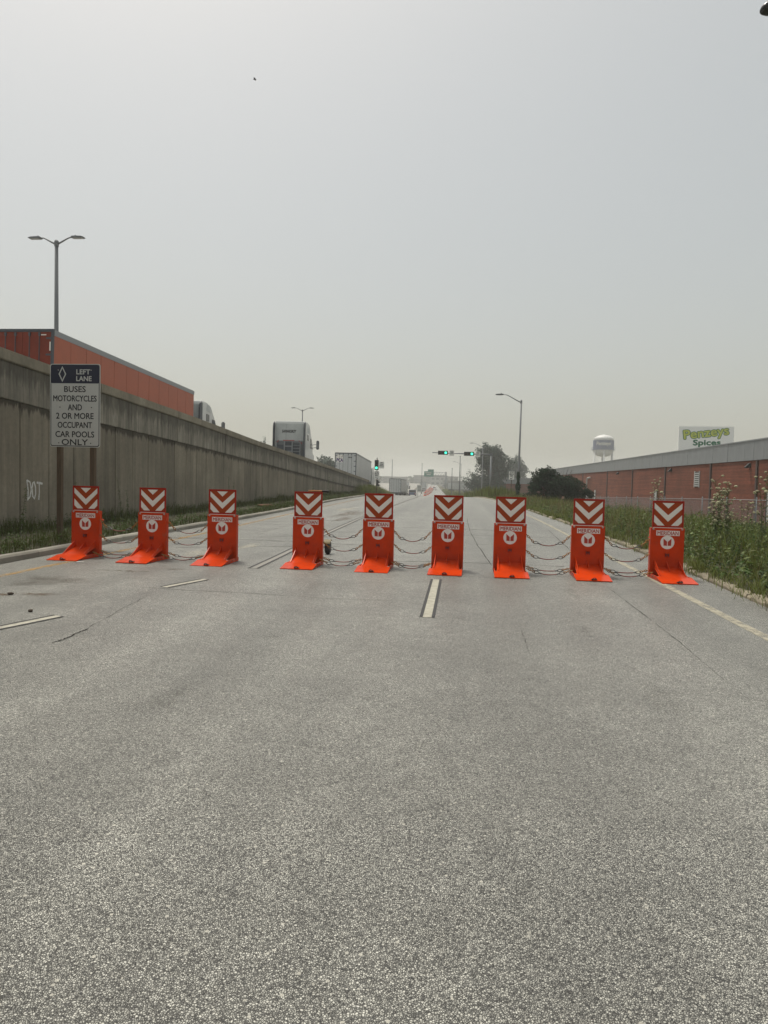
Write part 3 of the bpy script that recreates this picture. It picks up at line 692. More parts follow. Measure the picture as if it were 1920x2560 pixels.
BL = ['orange barrier with chevron board, leftmost of the nine', 'orange barrier with chevron board, second from the left', 'orange barrier third from the left, beside the gap left of the wheel',
      'orange barrier fourth from the left, with a black wheel behind it', 'orange barrier with chevron board, fifth of nine, in the middle', 'orange barrier sixth from the left, behind the white lane dash',
      'orange barrier seventh from the left, right of the second gap', 'orange barrier eighth from the left, just inside the edge line', 'orange barrier with chevron board, rightmost, next to the weeds']
for i, (x, y, a) in enumerate(BX):
    o = proto if i == 0 else copy_tree(proto)
    o.location = (x, y, 0); o.rotation_euler.z = R(-a+random.uniform(-.4, .4)); o['label'] = BL[i]
    o.rotation_euler.x = R(random.uniform(-.5, .3))

# cables: gold chain - thimble - red sleeved wire - thimble - gold chain
def cable_proto(z0, sag, drop, label, flat=False):
    root = thing('barrier_cable', (0, 0, 0), label, 'cable', 'cables between the barriers')
    G = .735
    def chain(p, q, nl, nm):
        b = MB(); p = Vector(p); q = Vector(q); d = q-p; L_ = d.length/nl
        for i in range(nl):
            c = p+d*((i+.5)/nl); up = Vector((0, 1, 0)) if i % 2 == 0 else Vector((0, .2, 1))
            b.ring(c, .0145, .0064, d, up, 10, 5, sx=L_/2/.0145*1.3)
        return b.build('chain', M['gold'], root, smooth=True)
    a = (.0, 0, z0); a2 = (.13, 0, z0-drop); b2 = (G-.13, 0, z0-drop); b1 = (G, 0, z0-.012)
    chain(a, a2, 4, 'chain'); chain(b1, b2, 4, 'chain')
    for p, q in ((a2, 1), (b2, -1)):
        m = MB(); m.ring((p[0]+q*.035, 0, p[2]-.008), .021, .007, (1, 0, -.15*q), (0, .4, 1), 14, 5, sx=2.1); m.build('thimble', M['steel'], root, smooth=True)
    pts = []
    x0 = a2[0]+.065; x1 = b2[0]-.065
    for t in np.linspace(0, 1, 15): pts.append((x0+(x1-x0)*t, 0, z0-drop-.014-sag*4*t*(1-t)))
    m = MB(); m.tube(pts, .0082, 6); m.build('wire', M['cable_red'], root, smooth=True)
    for e in (0, 1):
        q = pts[:3] if e == 0 else pts[-3:]
        m = MB(); m.tube(q, .0115, 6); m.build('ferrule', M['steel'], root, smooth=True)
    return root
ORD = ['first', 'second', 'third', 'fourth', 'fifth', 'sixth', 'seventh', 'eighth', 'ninth']
protos = {}
for (i, j) in ((0, 1), (1, 2), (3, 4), (4, 5), (6, 7), (7, 8)):
    for lev, z0, sag, drop, yo in (('top', .69, .045, .145, .045), ('middle', .415, .030, .110, .045), ('rear bottom', .125, .015, .045, .05), ('front bottom', .125, .030, .055, -.20)):
        lab = '%s cable slung between %s and %s barriers from the left' % (lev, ORD[i], ORD[j])
        if lev not in protos: protos[lev] = o = cable_proto(z0, sag, drop, lab)
        else: o = copy_tree(protos[lev])
        x0 = BX[i][0]+.277; x1 = BX[j][0]-.277
        o['label'] = lab; o.location = (x0, (BX[i][1]+BX[j][1])/2+yo, random.uniform(-.012, .012))
        o.scale.x = (x1-x0)/.735; o.rotation_euler.z = math.atan2(BX[j][1]-BX[i][1], BX[j][0]-BX[i][0]); o.rotation_euler.y = R(random.uniform(-.8, .8))

# hand trolley behind the fourth barrier
t = thing('barrier_trolley', (-2.76, 14.2, 0), 'yellow hand trolley with black wheels behind the fourth barrier', 'trolley')
for sx in (-.42, .0):
    w_ = MB(); w_.lathe([(.06, -.045), (.125, -.05), (.142, -.03), (.142, .03), (.125, .05), (.06, .045)], (sx+.03, 0, .142), 22, 'x'); wo_ = w_.build('wheel', M['black'], t, smooth=True)
    w_ = MB(); w_.lathe([(.05, -.052), (.05, .052)], (sx+.03, 0, .142), 12, 'x'); w_.build('hub', M['t_dark'], wo_)
    w_ = MB(); vs = []
    for a in np.linspace(R(55), R(150), 9): vs += [(sx+.03-.07, .158*math.cos(a), .142+.158*math.sin(a)), (sx+.03+.07, .158*math.cos(a), .142+.158*math.sin(a))]
    w_.add(vs, [(2*k, 2*k+1, 2*k+3, 2*k+2) for k in range(8)]); w_.build('fender', M['olive'], t)
w_ = MB(); w_.tube([(-.46, 0, .142), (.09, 0, .142)], .016, 8); w_.build('axle', M['steel'], t)
w_ = MB(); w_.tube([(-.19, 0, .142), (-.19, -.45, .55), (-.05, -1.35, 1.30)], .022, 8); w_.tube([(-.26, 0, .142), (-.24, -.45, .53), (-.20, -.5, .56)], .016, 6); w_.build('frame', M['yellow'], t)
w_ = MB(); w_.tube([(-.10, -1.36, 1.325), (.16, -1.36, 1.325)], .014, 8); hb = w_.build('handlebar', M['gold'], t)
for x in (.16,):
    w_ = MB(); w_.tube([(x, -1.36, 1.325), (x+.13, -1.36, 1.322)], .022, 8); w_.build('grip', M['black'], hb)

# ------------------------------------------------------------------ carpool sign
sg = thing('lane_sign', (-8.10, 13.9, .1), 'white and navy LEFT LANE carpool sign on two wooden posts', 'sign', rz=0)
SW, SH = 1.115, 1.74; SZ = 2.00
for x in (-.40, .34):
    p = MB(); p.box2((x-.05, .02, -.4), (x+.05, .12, SZ+SH-.12)); p.build('post', M['wood'], sg, bevel=.006)
def rrect(w, h, r, n=5):
    out = []
    for cx, cz, a0 in ((w/2-r, h/2-r, 0), (-w/2+r, h/2-r, 90), (-w/2+r, -h/2+r, 180), (w/2-r, -h/2+r, 270)):
        for k in range(n+1):
            a = R(a0+90*k/n); out.append((cx+r*math.cos(a), cz+r*math.sin(a)))
    return out
def plate(name, w, h, r, cx, cz, y0, y1, material, parent):
    b = MB(); b.prism([(cx+p[0], cz+p[1]) for p in rrect(w, h, r)], y0, y1, 'y'); return b.build(name, material, parent)
cz = SZ+SH/2
bd = plate('sign_board', SW, SH, .05, -.03, cz, .0, .012, M['sign_white'], sg)
plate('black_border', SW-.03, SH-.03, .045, -.03, cz, -.0012, -.0002, M['sign_black'], bd)
plate('white_field', SW-.06, SH-.065, .035, -.03, cz, -.0024, -.0014, M['sign_white'], bd)
hd = .375
plate('navy_header', SW-.055, hd, .02, -.03, SZ+SH-.03-hd/2, -.0036, -.0026, M['sign_navy'], bd)
def put_text(s, w, h, x, z, y, material, parent, bold=.012, name='lettering', shear=0.0):
    o = link(name, text_mesh(s, w, h, material, bold, shear=shear), parent); o.location = (x, y, z); return o
dia = MB(); c0 = (-.31, SZ+SH-.03-hd/2+.005)
for q in range(4):
    A = [(0, .165), (.085, 0), (0, -.165), (-.085, 0)]; Bq = [(0, .118), (.058, 0), (0, -.118), (-.058, 0)]
    a, b_, c_, d_ = A[q], A[(q+1) % 4], Bq[(q+1) % 4], Bq[q]
    dia.prism([(c0[0]+k[0], c0[1]+k[1]) for k in (a, b_, c_, d_)], -.0048, -.0038, 'y')
dia.build('diamond', M['sign_white'], bd)
top = SZ+SH
put_text('LEFT', .30, .098, .155, top-.165, -.006, M['sign_white'], bd, .04)
put_text('LANE', .335, .098, .17, top-.305, -.006, M['sign_white'], bd, .04)
for s_, w_, zz in (('BUSES', .475, .525), ('MOTORCYCLES', .96, .72), ('AND', .31, .905), ('2 OR MORE', .83, 1.085), ('OCCUPANT', .76, 1.275), ('CAR POOLS', .86, 1.47), ('ONLY', .58, 1.635)):
    put_text(s_, w_, .122, -.03, top-zz, -.0045, M['sign_black'], bd, .026)
for x, zz in ((-.36, .905), (.34, .905), (-.385, 1.655), (.325, 1.655), (-.40, .13), (.33, .13)):
    k = MB(); k.lathe([(.012, -.004), (.012, -.009), (.004, -.012)], (x, 0, top-zz), 8, 'y'); k.build('sign_bolt', M['bolt'] if zz < .2 else M['sign_black'], bd)

# ------------------------------------------------------------------ street lamps
def lamp(name, loc, h, arms, label, group, head_mat='lampgrey', pole_mat='galv', r0=.11, r1=.065, lean=0.0, arm=2.4, rise=.62, vine=False, yaw=0.0):
    t = thing(name, loc, label, 'street lamp', group, yaw); t.rotation_euler.y = lean
    b = MB(); b.tube([(0, 0, -.5), (0, 0, 0), (0, 0, h*.5), (0, 0, h)], [r0*1.05, r0, (r0+r1)/2, r1], 12); po = b.build('pole', M[pole_mat], t, smooth=True)
    b = MB(); b.lathe([(r0*1.9, -.3), (r0*1.9, .06), (r0*1.1, .10)], (0, 0, 0), 12); b.build('pole_base', M[pole_mat], t)
    b = MB(); b.lathe([(r1*1.3, h-.25), (r1*1.3, h+.05), (r1*.8, h+.12), (.01, h+.15)], (0, 0, 0), 10); b.build('pole_cap', M[pole_mat], t)
    for sgn in arms:
        P = [(0, 0, h-.15), (sgn*arm*.35, 0, h-.15+rise*.42), (sgn*arm*.65, 0, h-.15+rise*.80), (sgn*arm*.82, 0, h-.15+rise*.97), (sgn*arm*1.0, 0, h-.15+rise*1.0)]
        b = MB(); b.tube(P, [.055, .05, .042, .038, .035], 8); b.build('arm', M[pole_mat], t, smooth=True)
        x0 = sgn*arm*.97; zz = h-.15+rise
        b = MB()
        outline = [(0, .04), (.10, .06), (.24, .065), (.62, .05), (.78, .01), (.80, -.02), (.74, -.045), (.10, -.055), (0, -.04)]
        b.prism([(x0+sgn*p[0], zz+p[1]) for p in outline], -.16, .16, 'y'); hd_ = b.build('lamp_head', M[head_mat], t, bevel=.02)
        b = MB(); b.box2((x0+sgn*.14, -.12, zz-.066), (x0+sgn*.70, .12, zz-.05)); b.build('lens', M['lens'], hd_)
        b = MB(); b.lathe([(.035, 0), (.035, .07), (.02, .09)], (x0+sgn*.22, 0, zz+.06), 8); b.build('photocell', M['lampgrey'], hd_)
    return t
lamp('street_lamp', (-24.6, 40, f1(deck_z, 40)), 15.38-f1(deck_z, 40), (-1, 1), 'tall twin-arm street lamp rising behind the orange trailer', 'freeway lamps', r0=.17, r1=.10, arm=1.0, rise=.42, pole_mat='lampgrey')
lamp('street_lamp', (-29.0, 124, f1(deck_z, 124)), 13.9-f1(deck_z, 124), (-1, 1), 'twin-arm street lamp above the white tractor cab', 'freeway lamps', r0=.15, r1=.09, arm=1.35, rise=.55, pole_mat='lampgrey')
rl = lamp('street_lamp', (5.52, 70, .05), 9.62, (-1,), 'single-arm street lamp with vine at its foot, by the dark bush', 'ramp lamps', r0=.12, r1=.075, arm=1.8, rise=.78, lean=R(.35))
lamp('street_lamp', (4.35, 155, f1(road_z, 155)), 9.55-f1(road_z, 155), (-1,), 'single-arm street lamp in front of the large tree', 'ramp lamps', arm=2.2, rise=.85)
lamp('street_lamp', (-.45, 240, f1(road_z, 240)), 7.85-f1(road_z, 240), (-1,), 'small hazy single-arm lamp left of the large tree', 'ramp lamps', arm=2.2, rise=.85)
# lamp whose head just enters the top right corner
t = thing('street_lamp', (8.2, 12, .0), 'street lamp whose black head enters the top right corner', 'street lamp', 'ramp lamps')
b = MB(); b.tube([(0, 0, -.5), (0, 0, 4), (0, 0, 8.7)], [.11, .095, .075], 12); b.build('pole', M['galv'], t, smooth=True)
b = MB(); b.tube([(0, 0, 8.5), (-1.2, 0, 9.0), (-2.2, 0, 9.22), (-3.0, 0, 9.25)], [.05, .045, .04, .035], 8); b.build('arm', M['galv'], t, smooth=True)
b = MB(); vs = []; n_ = 14
for i, (x, w_, zt, zb) in enumerate([(-3.70, .02, 9.18, 9.17), (-3.685, .06, 9.22, 9.15), (-3.64, .10, 9.26, 9.142), (-3.56, .135, 9.30, 9.14), (-3.40, .15, 9.335, 9.14), (-3.1, .13, 9.34, 9.15), (-2.9, .05, 9.29, 9.2)]):
    for k in range(n_):
        a = 2*math.pi*k/n_; zc = (zt+zb)/2; rz_ = (zt-zb)/2
        sz = math.sin(a); vs.append((x, w_*math.cos(a), zc+rz_*(sz if sz > 0 else max(sz*2.2, -1))))
b.add(vs, [(i*n_+k, i*n_+(k+1) % n_, (i+1)*n_+(k+1) % n_, (i+1)*n_+k) for i in range(6) for k in range(n_)]+[tuple(range(n_)), tuple(range(6*n_+n_-1, 6*n_-1, -1))])
b.build('lamp_head', M['lampblack'], t, smooth=True)

# ------------------------------------------------------------------ traffic signals
def signal_head(parent, c, horiz, lit, face=-1):
    """three-lens head facing -Y; lit = index of lit lens"""
    b = MB(); L_ = 1.06; W_ = .36
    dims = (L_, .2, W_) if horiz else (W_, .2, L_)
    b.box(c, dims); hd_ = b.build('signal_head', M['sig_black'], parent, bevel=.02)
    # backplate
    b = MB(); b.box((c[0], c[1]+.06, c[2]), (dims[0]+.12, .01, dims[2]+.12)); b.build('backplate', M['sig_black'], hd_)
    for i in range(3):
        o = (i-1)*.34; p = (c[0]+(o if horiz else 0), c[1]-.1, c[2]-(0 if horiz else o))
        m = MB(); m.lathe([(.145, 0), (.145, -.012), (.10, -.03), (.02, -.04)], p, 20, 'y'); m.build('lens', M['green_lit'] if i == lit else M['lens_dark'], hd_, smooth=True)
        v = MB(); vs = []
        for a in np.linspace(R(-20), R(200), 12):
            vs += [(p[0]+.158*math.cos(a), p[1], p[2]+.158*math.sin(a)), (p[0]+.152*math.cos(a), p[1]-.11, p[2]+.152*math.sin(a))]
        v.add(vs, [(2*k, 2*k+1, 2*k+3, 2*k+2) for k in range(11)]); v.build('visor', M['sig_black'], hd_, normals=False)
    return hd_
def small_sign(parent, c, w, h, lines, arrow=None):
    s_ = plate('sign_plate', w, h, .04, c[0], c[2], c[1], c[1]+.006, M['sign_pale'], parent)
    n_ = len(lines)
    for i, (tx, fw) in enumerate(lines):
        put_text(tx, w*fw, h*.15, c[0], c[2]+h*(.36-.235*i) if not arrow else c[2]+h*(.38-.215*i), c[1]-.004, M['sign_black'], s_, .05)
    if arrow:
        b = MB(); d = arrow; x0, z0 = c[0], c[2]-h*.34
        p0 = Vector((x0-d*w*.28, z0+h*.09)); p1 = Vector((x0+d*w*.28, z0-h*.09)); dr = (p1-p0).normalized(); nn = Vector((-dr.y, dr.x))
        poly = [p0+nn*.022, p1-dr*.16+nn*.022, p1-dr*.16+nn*.075, p1, p1-dr*.16-nn*.075, p1-dr*.16-nn*.022, p0-nn*.022]
        b.prism([(q.x, q.y) for q in poly], c[1]-.004, c[1]-.001, 'y'); b.build('arrow', M['sign_black'], s_)
    return s_
ms = thing('traffic_signal', (3.35, 84, f1(road_z, 84)), 'mast-arm traffic signal with two green lights over the ramp', 'traffic signal')
ZA = 4.93-f1(road_z, 84)
b = MB(); b.tube([(-.0, 0, -.4), (0, 0, ZA+.12)], [.13, .10], 12); b.build('pole', M['galv'], ms, smooth=True)
b = MB(); b.tube([(.08, 0, ZA), (-3.0, 0, ZA+.06), (-7.0, 0, ZA+.12)], [.10, .08, .05], 10); b.build('mast_arm', M['galv'], ms, smooth=True)
b = MB(); b.box((.02, 0, ZA), (.34, .3, .36)); b.build('clamp', M['lampgrey'], ms, bevel=.03)
b = MB(); b.box((.14, -.12, ZA-.75), (.14, .14, .3)); b.build('control_box', M['lampgrey'], ms)
signal_head(ms, (-5.72, -.22, ZA+.11), True, 2); signal_head(ms, (-2.62, -.22, ZA+.04), True, 2)
small_sign(ms, (-4.66, -.15, ZA+.08), .54, .66, [('CENTER', .82), ('LANE', .6), ('SIGNAL', .82)])
small_sign(ms, (-1.56, -.15, ZA+.0), .54, .66, [('RIGHT', .7), ('LANE', .6), ('SIGNAL', .82)])
ls = thing('traffic_signal', (-10.12, 82.5, f1(road_z, 82.5)+.1), 'pole-mounted traffic signal with green light at the end of the wall', 'traffic signal')
z0 = f1(road_z, 82.5)+.1
b = MB(); b.tube([(0, 0, -.4), (0, 0, 4.15-z0)], .055, 10); b.build('pole', M['wood'], ls, smooth=True)
b = MB(); b.lathe([(.05, 4.15-z0), (.07, 4.2-z0), (.02, 4.28-z0)], n=8); b.build('pole_cap', M['galv'], ls)
signal_head(ls, (-.03, -.2, 3.38-z0), False, 2)
small_sign(ls, (.56, -.1, 3.38-z0), .62, .80, [('LEFT', .62), ('LANE', .62), ('SIGNAL', .84)])
small_sign(ls, (.0, -.13, 2.17-z0), .64, .94, [('STOP', .66), ('HERE ON', .74), ('RED', .5)], arrow=1)
sh = MB(); sh.box((.08, -.05, 1.25-z0), (.26, .26, .72)); sh_ = sh.build('lower_signal', M['sig_black'], ls, bevel=.02)
for k in range(2):
    v = MB(); v.prism([(.2, 1.48-z0-k*.36), (.46, 1.38-z0-k*.36), (.44, 1.34-z0-k*.36), (.2, 1.18-z0-k*.36)], -.17, .07, 'y'); v.build('visor', M['sig_black'], sh_)
ss = thing('stop_here_sign', (5.62, 81, -.25), 'small white STOP HERE ON RED sign on a post, right verge', 'sign')
b = MB(); b.box2((-.04, .0, -.3), (.04, .06, 3.1)); b.build('post', M['wood'], ss)
small_sign(ss, (0, -.012, 2.72), .62, .94, [('STOP', .7), ('HERE ON', .76), ('RED', .52)], arrow=-1)

# ------------------------------------------------------------------ trucks
def wheel(parent, x, y, z, r=.5, w=.28):
    b = MB(); b.lathe([(r*.55, -w/2), (r*.94, -w/2), (r, -w*.35), (r, w*.35), (r*.94, w/2), (r*.55, w/2)], (x, y, z), 20, 'x'); o = b.build('wheel', M['tyre_r'], parent, smooth=True)
    b = MB(); b.lathe([(r*.54, -w*.42), (r*.5, w*.42)], (x, y, z), 14, 'x'); b.build('rim', M['t_rail'], o)
    return o
def trailer(loc, Ln, label, side_mat, door_mat, rail_mat, pitch, npan, frame_mat='t_dark', H_=4.1, W_=2.6):
    """origin at the rear, centre, on the road; runs to +Y"""
    t = thing('semi_trailer', loc, label, 'trailer', 'trailers on the freeway'); t.rotation_euler.x = pitch
    fl = 1.15
    b = MB(); b.box2((-W_/2+.03, .06, fl), (W_/2-.03, Ln, H_-.06)); b.build('cargo_box', M['t_dark'], t)
    pw = (Ln-.10)/npan
    for sx in (-1, 1):
        x = sx*(W_/2-.03)
        for k in range(npan):
            p = MB(); p.box2((x, .06+k*pw+.014, fl+.2), (x+sx*.022, .06+(k+1)*pw-.014, H_-.24)); p.build('side_panel', M[side_mat], t)
        for z0, z1, nm in ((fl, fl+.195, 'lower_rail'), (H_-.235, H_-.02, 'top_rail')):
            p = MB(); p.box2((x, .06, z0), (x+sx*.03, Ln, z1)); p.build(nm, M[rail_mat], t)
    b = MB(); b.box2((-W_/2+.02, .1, H_-.06), (W_/2-.02, Ln, H_)); b.build('roof', M[rail_mat], t)
    # rear frame and doors
    b = MB()
    for sx in (-1, 1): b.box2((sx*W_/2, -.02, fl-.05), (sx*(W_/2-.09), .075, H_-.09))
    b.box2((-W_/2, -.02, H_-.10), (W_/2, .075, H_+.01)); b.box2((-W_/2, -.02, fl-.2), (W_/2, .08, fl+.0)); b.build('rear_frame', M[frame_mat], t)
    for sx in (-1, 1):
        d = MB(); d.box2((sx*.008, .005, fl+.005), (sx*(W_/2-.092), .05, H_-.105)); dr = d.build('door', M[door_mat], t)
        for xx in (.30, .72):
            r = MB(); r.tube([(sx*xx, -.012, fl+.02), (sx*xx, -.012, H_-.12)], .018, 6); r.build('lock_rod', M[frame_mat], dr)
            r = MB(); r.box2((sx*xx-.045, -.03, H_-.26), (sx*xx+.045, .004, H_-.13)); r.build('rod_bracket', M[frame_mat], dr)
        for zz in (H_-.35, H_-1.0, H_-1.6, H_-2.2):
            r = MB(); r.box2((sx*(W_/2-.30), -.018, zz-.035), (sx*(W_/2-.06), .004, zz+.035)); r.build('hinge', M[frame_mat], dr)
    for sx in (-1, 1):
        for zz in (fl-.12,):
            p = MB(); p.lathe([(.05, 0), (.05, -.015)], (sx*.95, -.02, zz), 10, 'y'); p.build('tail_light', M['red_light'], t)
    for sx in (-1, 1):
        for yy in (1.3, 2.55):
            wheel(t, sx*1.05, yy, .5); 
        p = MB(); p.box2((sx*.7-.05, Ln-3.2, .15), (sx*.7+.05, Ln-3.1, fl)); p.build('landing_leg', M['t_dark'], t)
    p = MB(); p.box2((-.5, .5, fl-.35), (.5, Ln-.5, fl-.05)); p.build('chassis', M['t_dark'], t)
    p = MB(); p.box2((-1.1, 0, .5), (1.1, .08, .6)); p.box2((-.6, .02, .6), (-.52, .08, fl-.2)); p.box2((.52, .02, .6), (.6, .08, fl-.2)); p.build('underride_bar', M['t_dark'], t)
    return t
def slope(y0, y1): return math.atan2(f1(deck_z, y1)-f1(deck_z, y0), y1-y0)
yr = 26.0; ot = trailer((-17.5, yr, f1(deck_z, yr)+.02), 14.6, 'orange semi-trailer seen above the wall, behind the carpool sign', 't_orange', 't_orange_door', 't_rail', slope(26, 40.6), 12)
b = MB(); b.box2((.78, -.004, 3.86), (1.0, .003, 3.90)); b.box2((1.155, -.024, 3.25), (1.205, -.021, 3.6)); b.build('reflector_tape', M['white_sheet'], ot)
def tractor(loc, label, pitch, fairing='cab_grey', sleeper_back='cab_grey', words=None, H_=4.0):
    """origin at ground below the sleeper's rear wall; runs to +Y"""
    t = thing('truck_tractor', loc, label, 'truck', 'tractors on the freeway'); t.rotation_euler.x = pitch
    W_ = 1.27
    prof = [(0, .95), (2.9, .95), (2.9, 2.0), (2.25, 2.95), (1.55, H_-.12), (1.1, H_-.02), (.25, H_), (0, H_-.06)]
    b = MB(); b.prism(prof, -W_, W_, 'x'); cb = b.build('cab', M['cab_white'], t, bevel=.10, smooth=False)
    b = MB(); b.prism([(2.85, .8), (4.75, .8), (4.8, 1.2), (4.7, 1.75), (2.85, 2.05)], -1.0, 1.0, 'x'); b.build('hood', M['cab_white'], t, bevel=.12)
    b = MB(); b.box2((-.75, 4.76, .9), (.75, 4.83, 1.6)); b.build('grille', M['t_dark'], t)
    b = MB(); b.box2((-1.2, 4.4, .35), (1.2, 4.95, .8)); b.build('bumper', M['cab_white'], t, bevel=.05)
    b = MB(); b.prism([(2.32, 2.98), (2.92, 2.06), (2.96, 2.08), (2.36, 3.0)], -1.1, 1.1, 'x'); b.build('windscreen', M['glass'], t)
    for sx in (-1, 1):
        b = MB(); b.prism([(1.75, 2.0), (2.75, 2.0), (2.25, 2.78), (1.75, 2.78)], sx*1.262, sx*1.285, 'x'); b.build('side_window', M['glass'], t)
        b = MB(); b.prism([(.72, 2.55), (1.25, 2.55), (1.2, 3.0), (.72, 3.0)], sx*1.262, sx*1.29, 'x'); b.build('sleeper_window', M['glass'], t)
        b = MB(); b.prism([(.7, 3.2), (1.45, 3.15), (1.25, 3.6), (.8, 3.62)], sx*1.262, sx*1.283, 'x'); b.build('roof_vent', M['cab_grey'], t)
        b = MB(); b.prism([(-.42, 1.1), (.02, 1.1), (.02, H_-.12), (-.10, H_-.04), (-.30, H_-.18), (-.42, H_-.5)], sx*1.20, sx*1.275, 'x'); b.build('side_fairing', M[fairing], t, bevel=.02)
        m = MB(); m.tube([(sx*1.27, 2.55, 2.35), (sx*1.62, 2.62, 2.42)], .022, 6); m.tube([(sx*1.27, 2.55, 2.1), (sx*1.62, 2.62, 2.16)], .022, 6); ma = m.build('mirror_arm', M['t_dark'], t)
        m = MB(); m.box2((sx*1.60, 2.56, 1.98), (sx*1.84, 2.68, 2.72)); mi = m.build('mirror', M['t_dark'], t, bevel=.05)
        m = MB(); m.box2((sx*1.63, 2.548, 2.10), (sx*1.81, 2.558, 2.66)); m.build('mirror_glass', M['t_rail'], mi)
        for yy in (-2.6, -1.35): wheel(t, sx*1.0, yy, .5, .5, .5)
        wheel(t, sx*1.05, 3.9, .5)
        m = MB(); m.box2((sx*.9, .3, .35), (sx*1.25, 2.2, .9)); m.build('fuel_tank', M['t_rail'], t, bevel=.08)
    b = MB(); b.box2((-1.15, -.03, 1.2), (1.15, -.002, H_-.22)); rp = b.build('rear_panel', M[sleeper_back], t)
    b = MB(); b.box2((-.30, -.034, 2.45), (-.285, -.031, H_-.25)); b.box2((-1.14, -.034, 2.42), (1.14, -.031, 2.44)); b.build('panel_seam', M['t_dark'], rp)
    for sx in (-1, 1):
        for zz in (2.7, 3.1, 3.5):
            k = MB(); k.box2((sx*1.12, -.06, zz-.03), (sx*.92, -.032, zz+.03)); k.build('fairing_strut', M['cab_grey'], rp)
    b = MB(); b.box2((-1.13, -.05, 1.2), (1.13, -.036, 2.40)); b.build('lower_panel', M['lampgrey'], t)
    b = MB(); b.box2((-.5, -.3, .8), (.5, -4.0, 1.0)); b.build('chassis', M['t_dark'], t)
    # equipment rack on the back of the cab
    rk = MB()
    for xx in (-1.0, -.35, .28, .92): rk.box2((xx-.035, -.28, 1.1), (xx+.035, -.2, 2.36))
    for zz in (1.3, 1.55, 1.8, 2.05, 2.3): rk.box2((.31, -.26, zz), (.9, -.22, zz+.04))
    rk.box2((-.32, -.26, 1.95), (.25, -.2, 2.02)); rk.box2((-.32, -.26, 1.55), (.25, -.2, 1.62))
    rk.build('rack', M['t_rail'], t)
    b = MB(); b.box2((-.96, -.22, 1.15), (-.4, -.06, 2.1)); b.box2((-.3, -.18, 1.15), (.24, -.06, 2.3)); b.box2((.34, -.18, 1.15), (.86, -.06, 2.2)); b.build('tool_box', M['t_dark'], t, bevel=.03)
    b = MB(); b.box2((-.45, -.30, 2.40), (.45, -.24, 2.46)); b.build('light_bar', M['red_light'], t)
    for sx in (-1, 1):
        b = MB(); b.box((sx*.93, -.25, 2.32), (.34, .04, .05), Matrix.Rotation(R(sx*42), 3, 'Y')); b.build('red_strip', M['red_light'], t)
    if words:
        put_text(words, 1.15, .22, -.05, 3.18, -.036, M['sign_black'], rp, .05, shear=.25)
    return t
tractor((-13.65, 54.0, f1(deck_z, 54)+.02), 'white semi tractor cab without trailer, rear seen above the wall', slope(54, 60), 't_dark', 'cab_grey', 'SAMARSKIY')
tractor((-17.5, 42.0, f1(deck_z, 42)+.02), 'white tractor cab pulling the orange trailer, partly hidden', slope(42, 48), 't_dark', 'cab_grey', H_=3.75)
pc = trailer((-13.86, 82, .66), 13.8, 'white semi-trailer with PCA lettering near the end of the wall', 't_silver', 't_white', 't_rail', math.atan2(4.16-4.74, 13.5), 11)
b = MB(); b.box2((-1.12, -.008, 2.95), (-.30, .003, 3.85)); bp = b.build('logo_panel', M['white_print'], pc)
put_text('PCA', .74, .40, -.70, 3.22, -.012, M['purple'], bp, .06)
b = MB(); b.prism([(-.52, 3.50), (-.34, 3.72), (-.34, 3.80), (-.52, 3.58)], -.011, -.009, 'y'); b.build('logo_stroke', M['sign_black'], bp)
put_text('8828', .42, .13, .55, 3.55, -.004, M['sign_black'], pc, .06)
tractor((-13.86, 97.2, -.15), 'white tractor pulling the PCA trailer, mostly hidden by it', math.atan2(-.58, 13.5), 'cab_grey', 'cab_grey', H_=3.5)
t3 = trailer((-14.35, 150, 2.03-4.1), 15, 'grey box trailer farther down the freeway, left of centre', 't_silver', 't_silver', 't_rail', R(-.7), 9)
tractor((-14.35, 166.5, f1(road_z, 166)), 'hazy tractor pulling the far grey box trailer', 0, 'cab_grey', 'cab_grey', H_=3.4)

# ------------------------------------------------------------------ brick building
bl = thing('brick_building', (0, 0, 0), 'long low red brick building with grey metal fascia on the right', 'building')
BXF = 21.5; BY0, BY1 = 34.0, 172.0; BZT = 5.18
b = MB(); b.box2((BXF, BY0, -4.2), (BXF+40, BY1, 3.78)); b.build('brick_wall', M['brick'], bl)
b = MB(); b.box2((BXF+.05, BY0+.05, 3.78), (BXF+40, BY1-.05, 5.05)); b.build('roof', M['roof'], bl)
y = BY0
fm = MB(); fm.box2((-.10, .008, 0), (.06, 1.692, BZT-3.74)); fmesh = fm.mesh('fascia_panel', M['fascia'], bevel=.008)
while y < BY1-1:
    o = link('fascia_panel', fmesh, bl); o.location = (BXF+random.uniform(-.008, .008), y, 3.70); y += 1.7
b = MB(); b.box2((BXF-.16, BY0-.05, BZT-.04), (BXF+.3, BY1+.05, BZT+.06)); b.build('roof_coping', M['fascia'], bl)
for y in (41.5, 53.84, 63.4, 77.0, 91.4, 106.8, 128.0, 150):
    b = MB(); b.box2((BXF-.10, y-.14, -3.6), (BXF-.002, y+.14, 3.70)); b.build('downpipe', M['downpipe'], bl)
dk = MB(); dk.box2((-.05, -.5, 0), (-.003, .5, 2.15)); dmesh = dk.mesh('door', M['whitepaint'])
for y, z in ((51.5, -.72), (80.5, -1.05), (116, -1.35)):
    o = link('door', dmesh, bl); o.location = (BXF, y, z)
    f_ = MB(); f_.box2((BXF-.06, y-.58, z), (BXF-.004, y-.505, z+2.22)); f_.box2((BXF-.06, y+.505, z), (BXF-.004, y+.58, z+2.22)); f_.box2((BXF-.06, y-.58, z+2.155), (BXF-.004, y+.58, z+2.22)); f_.build('door_frame', M['downpipe'], bl)
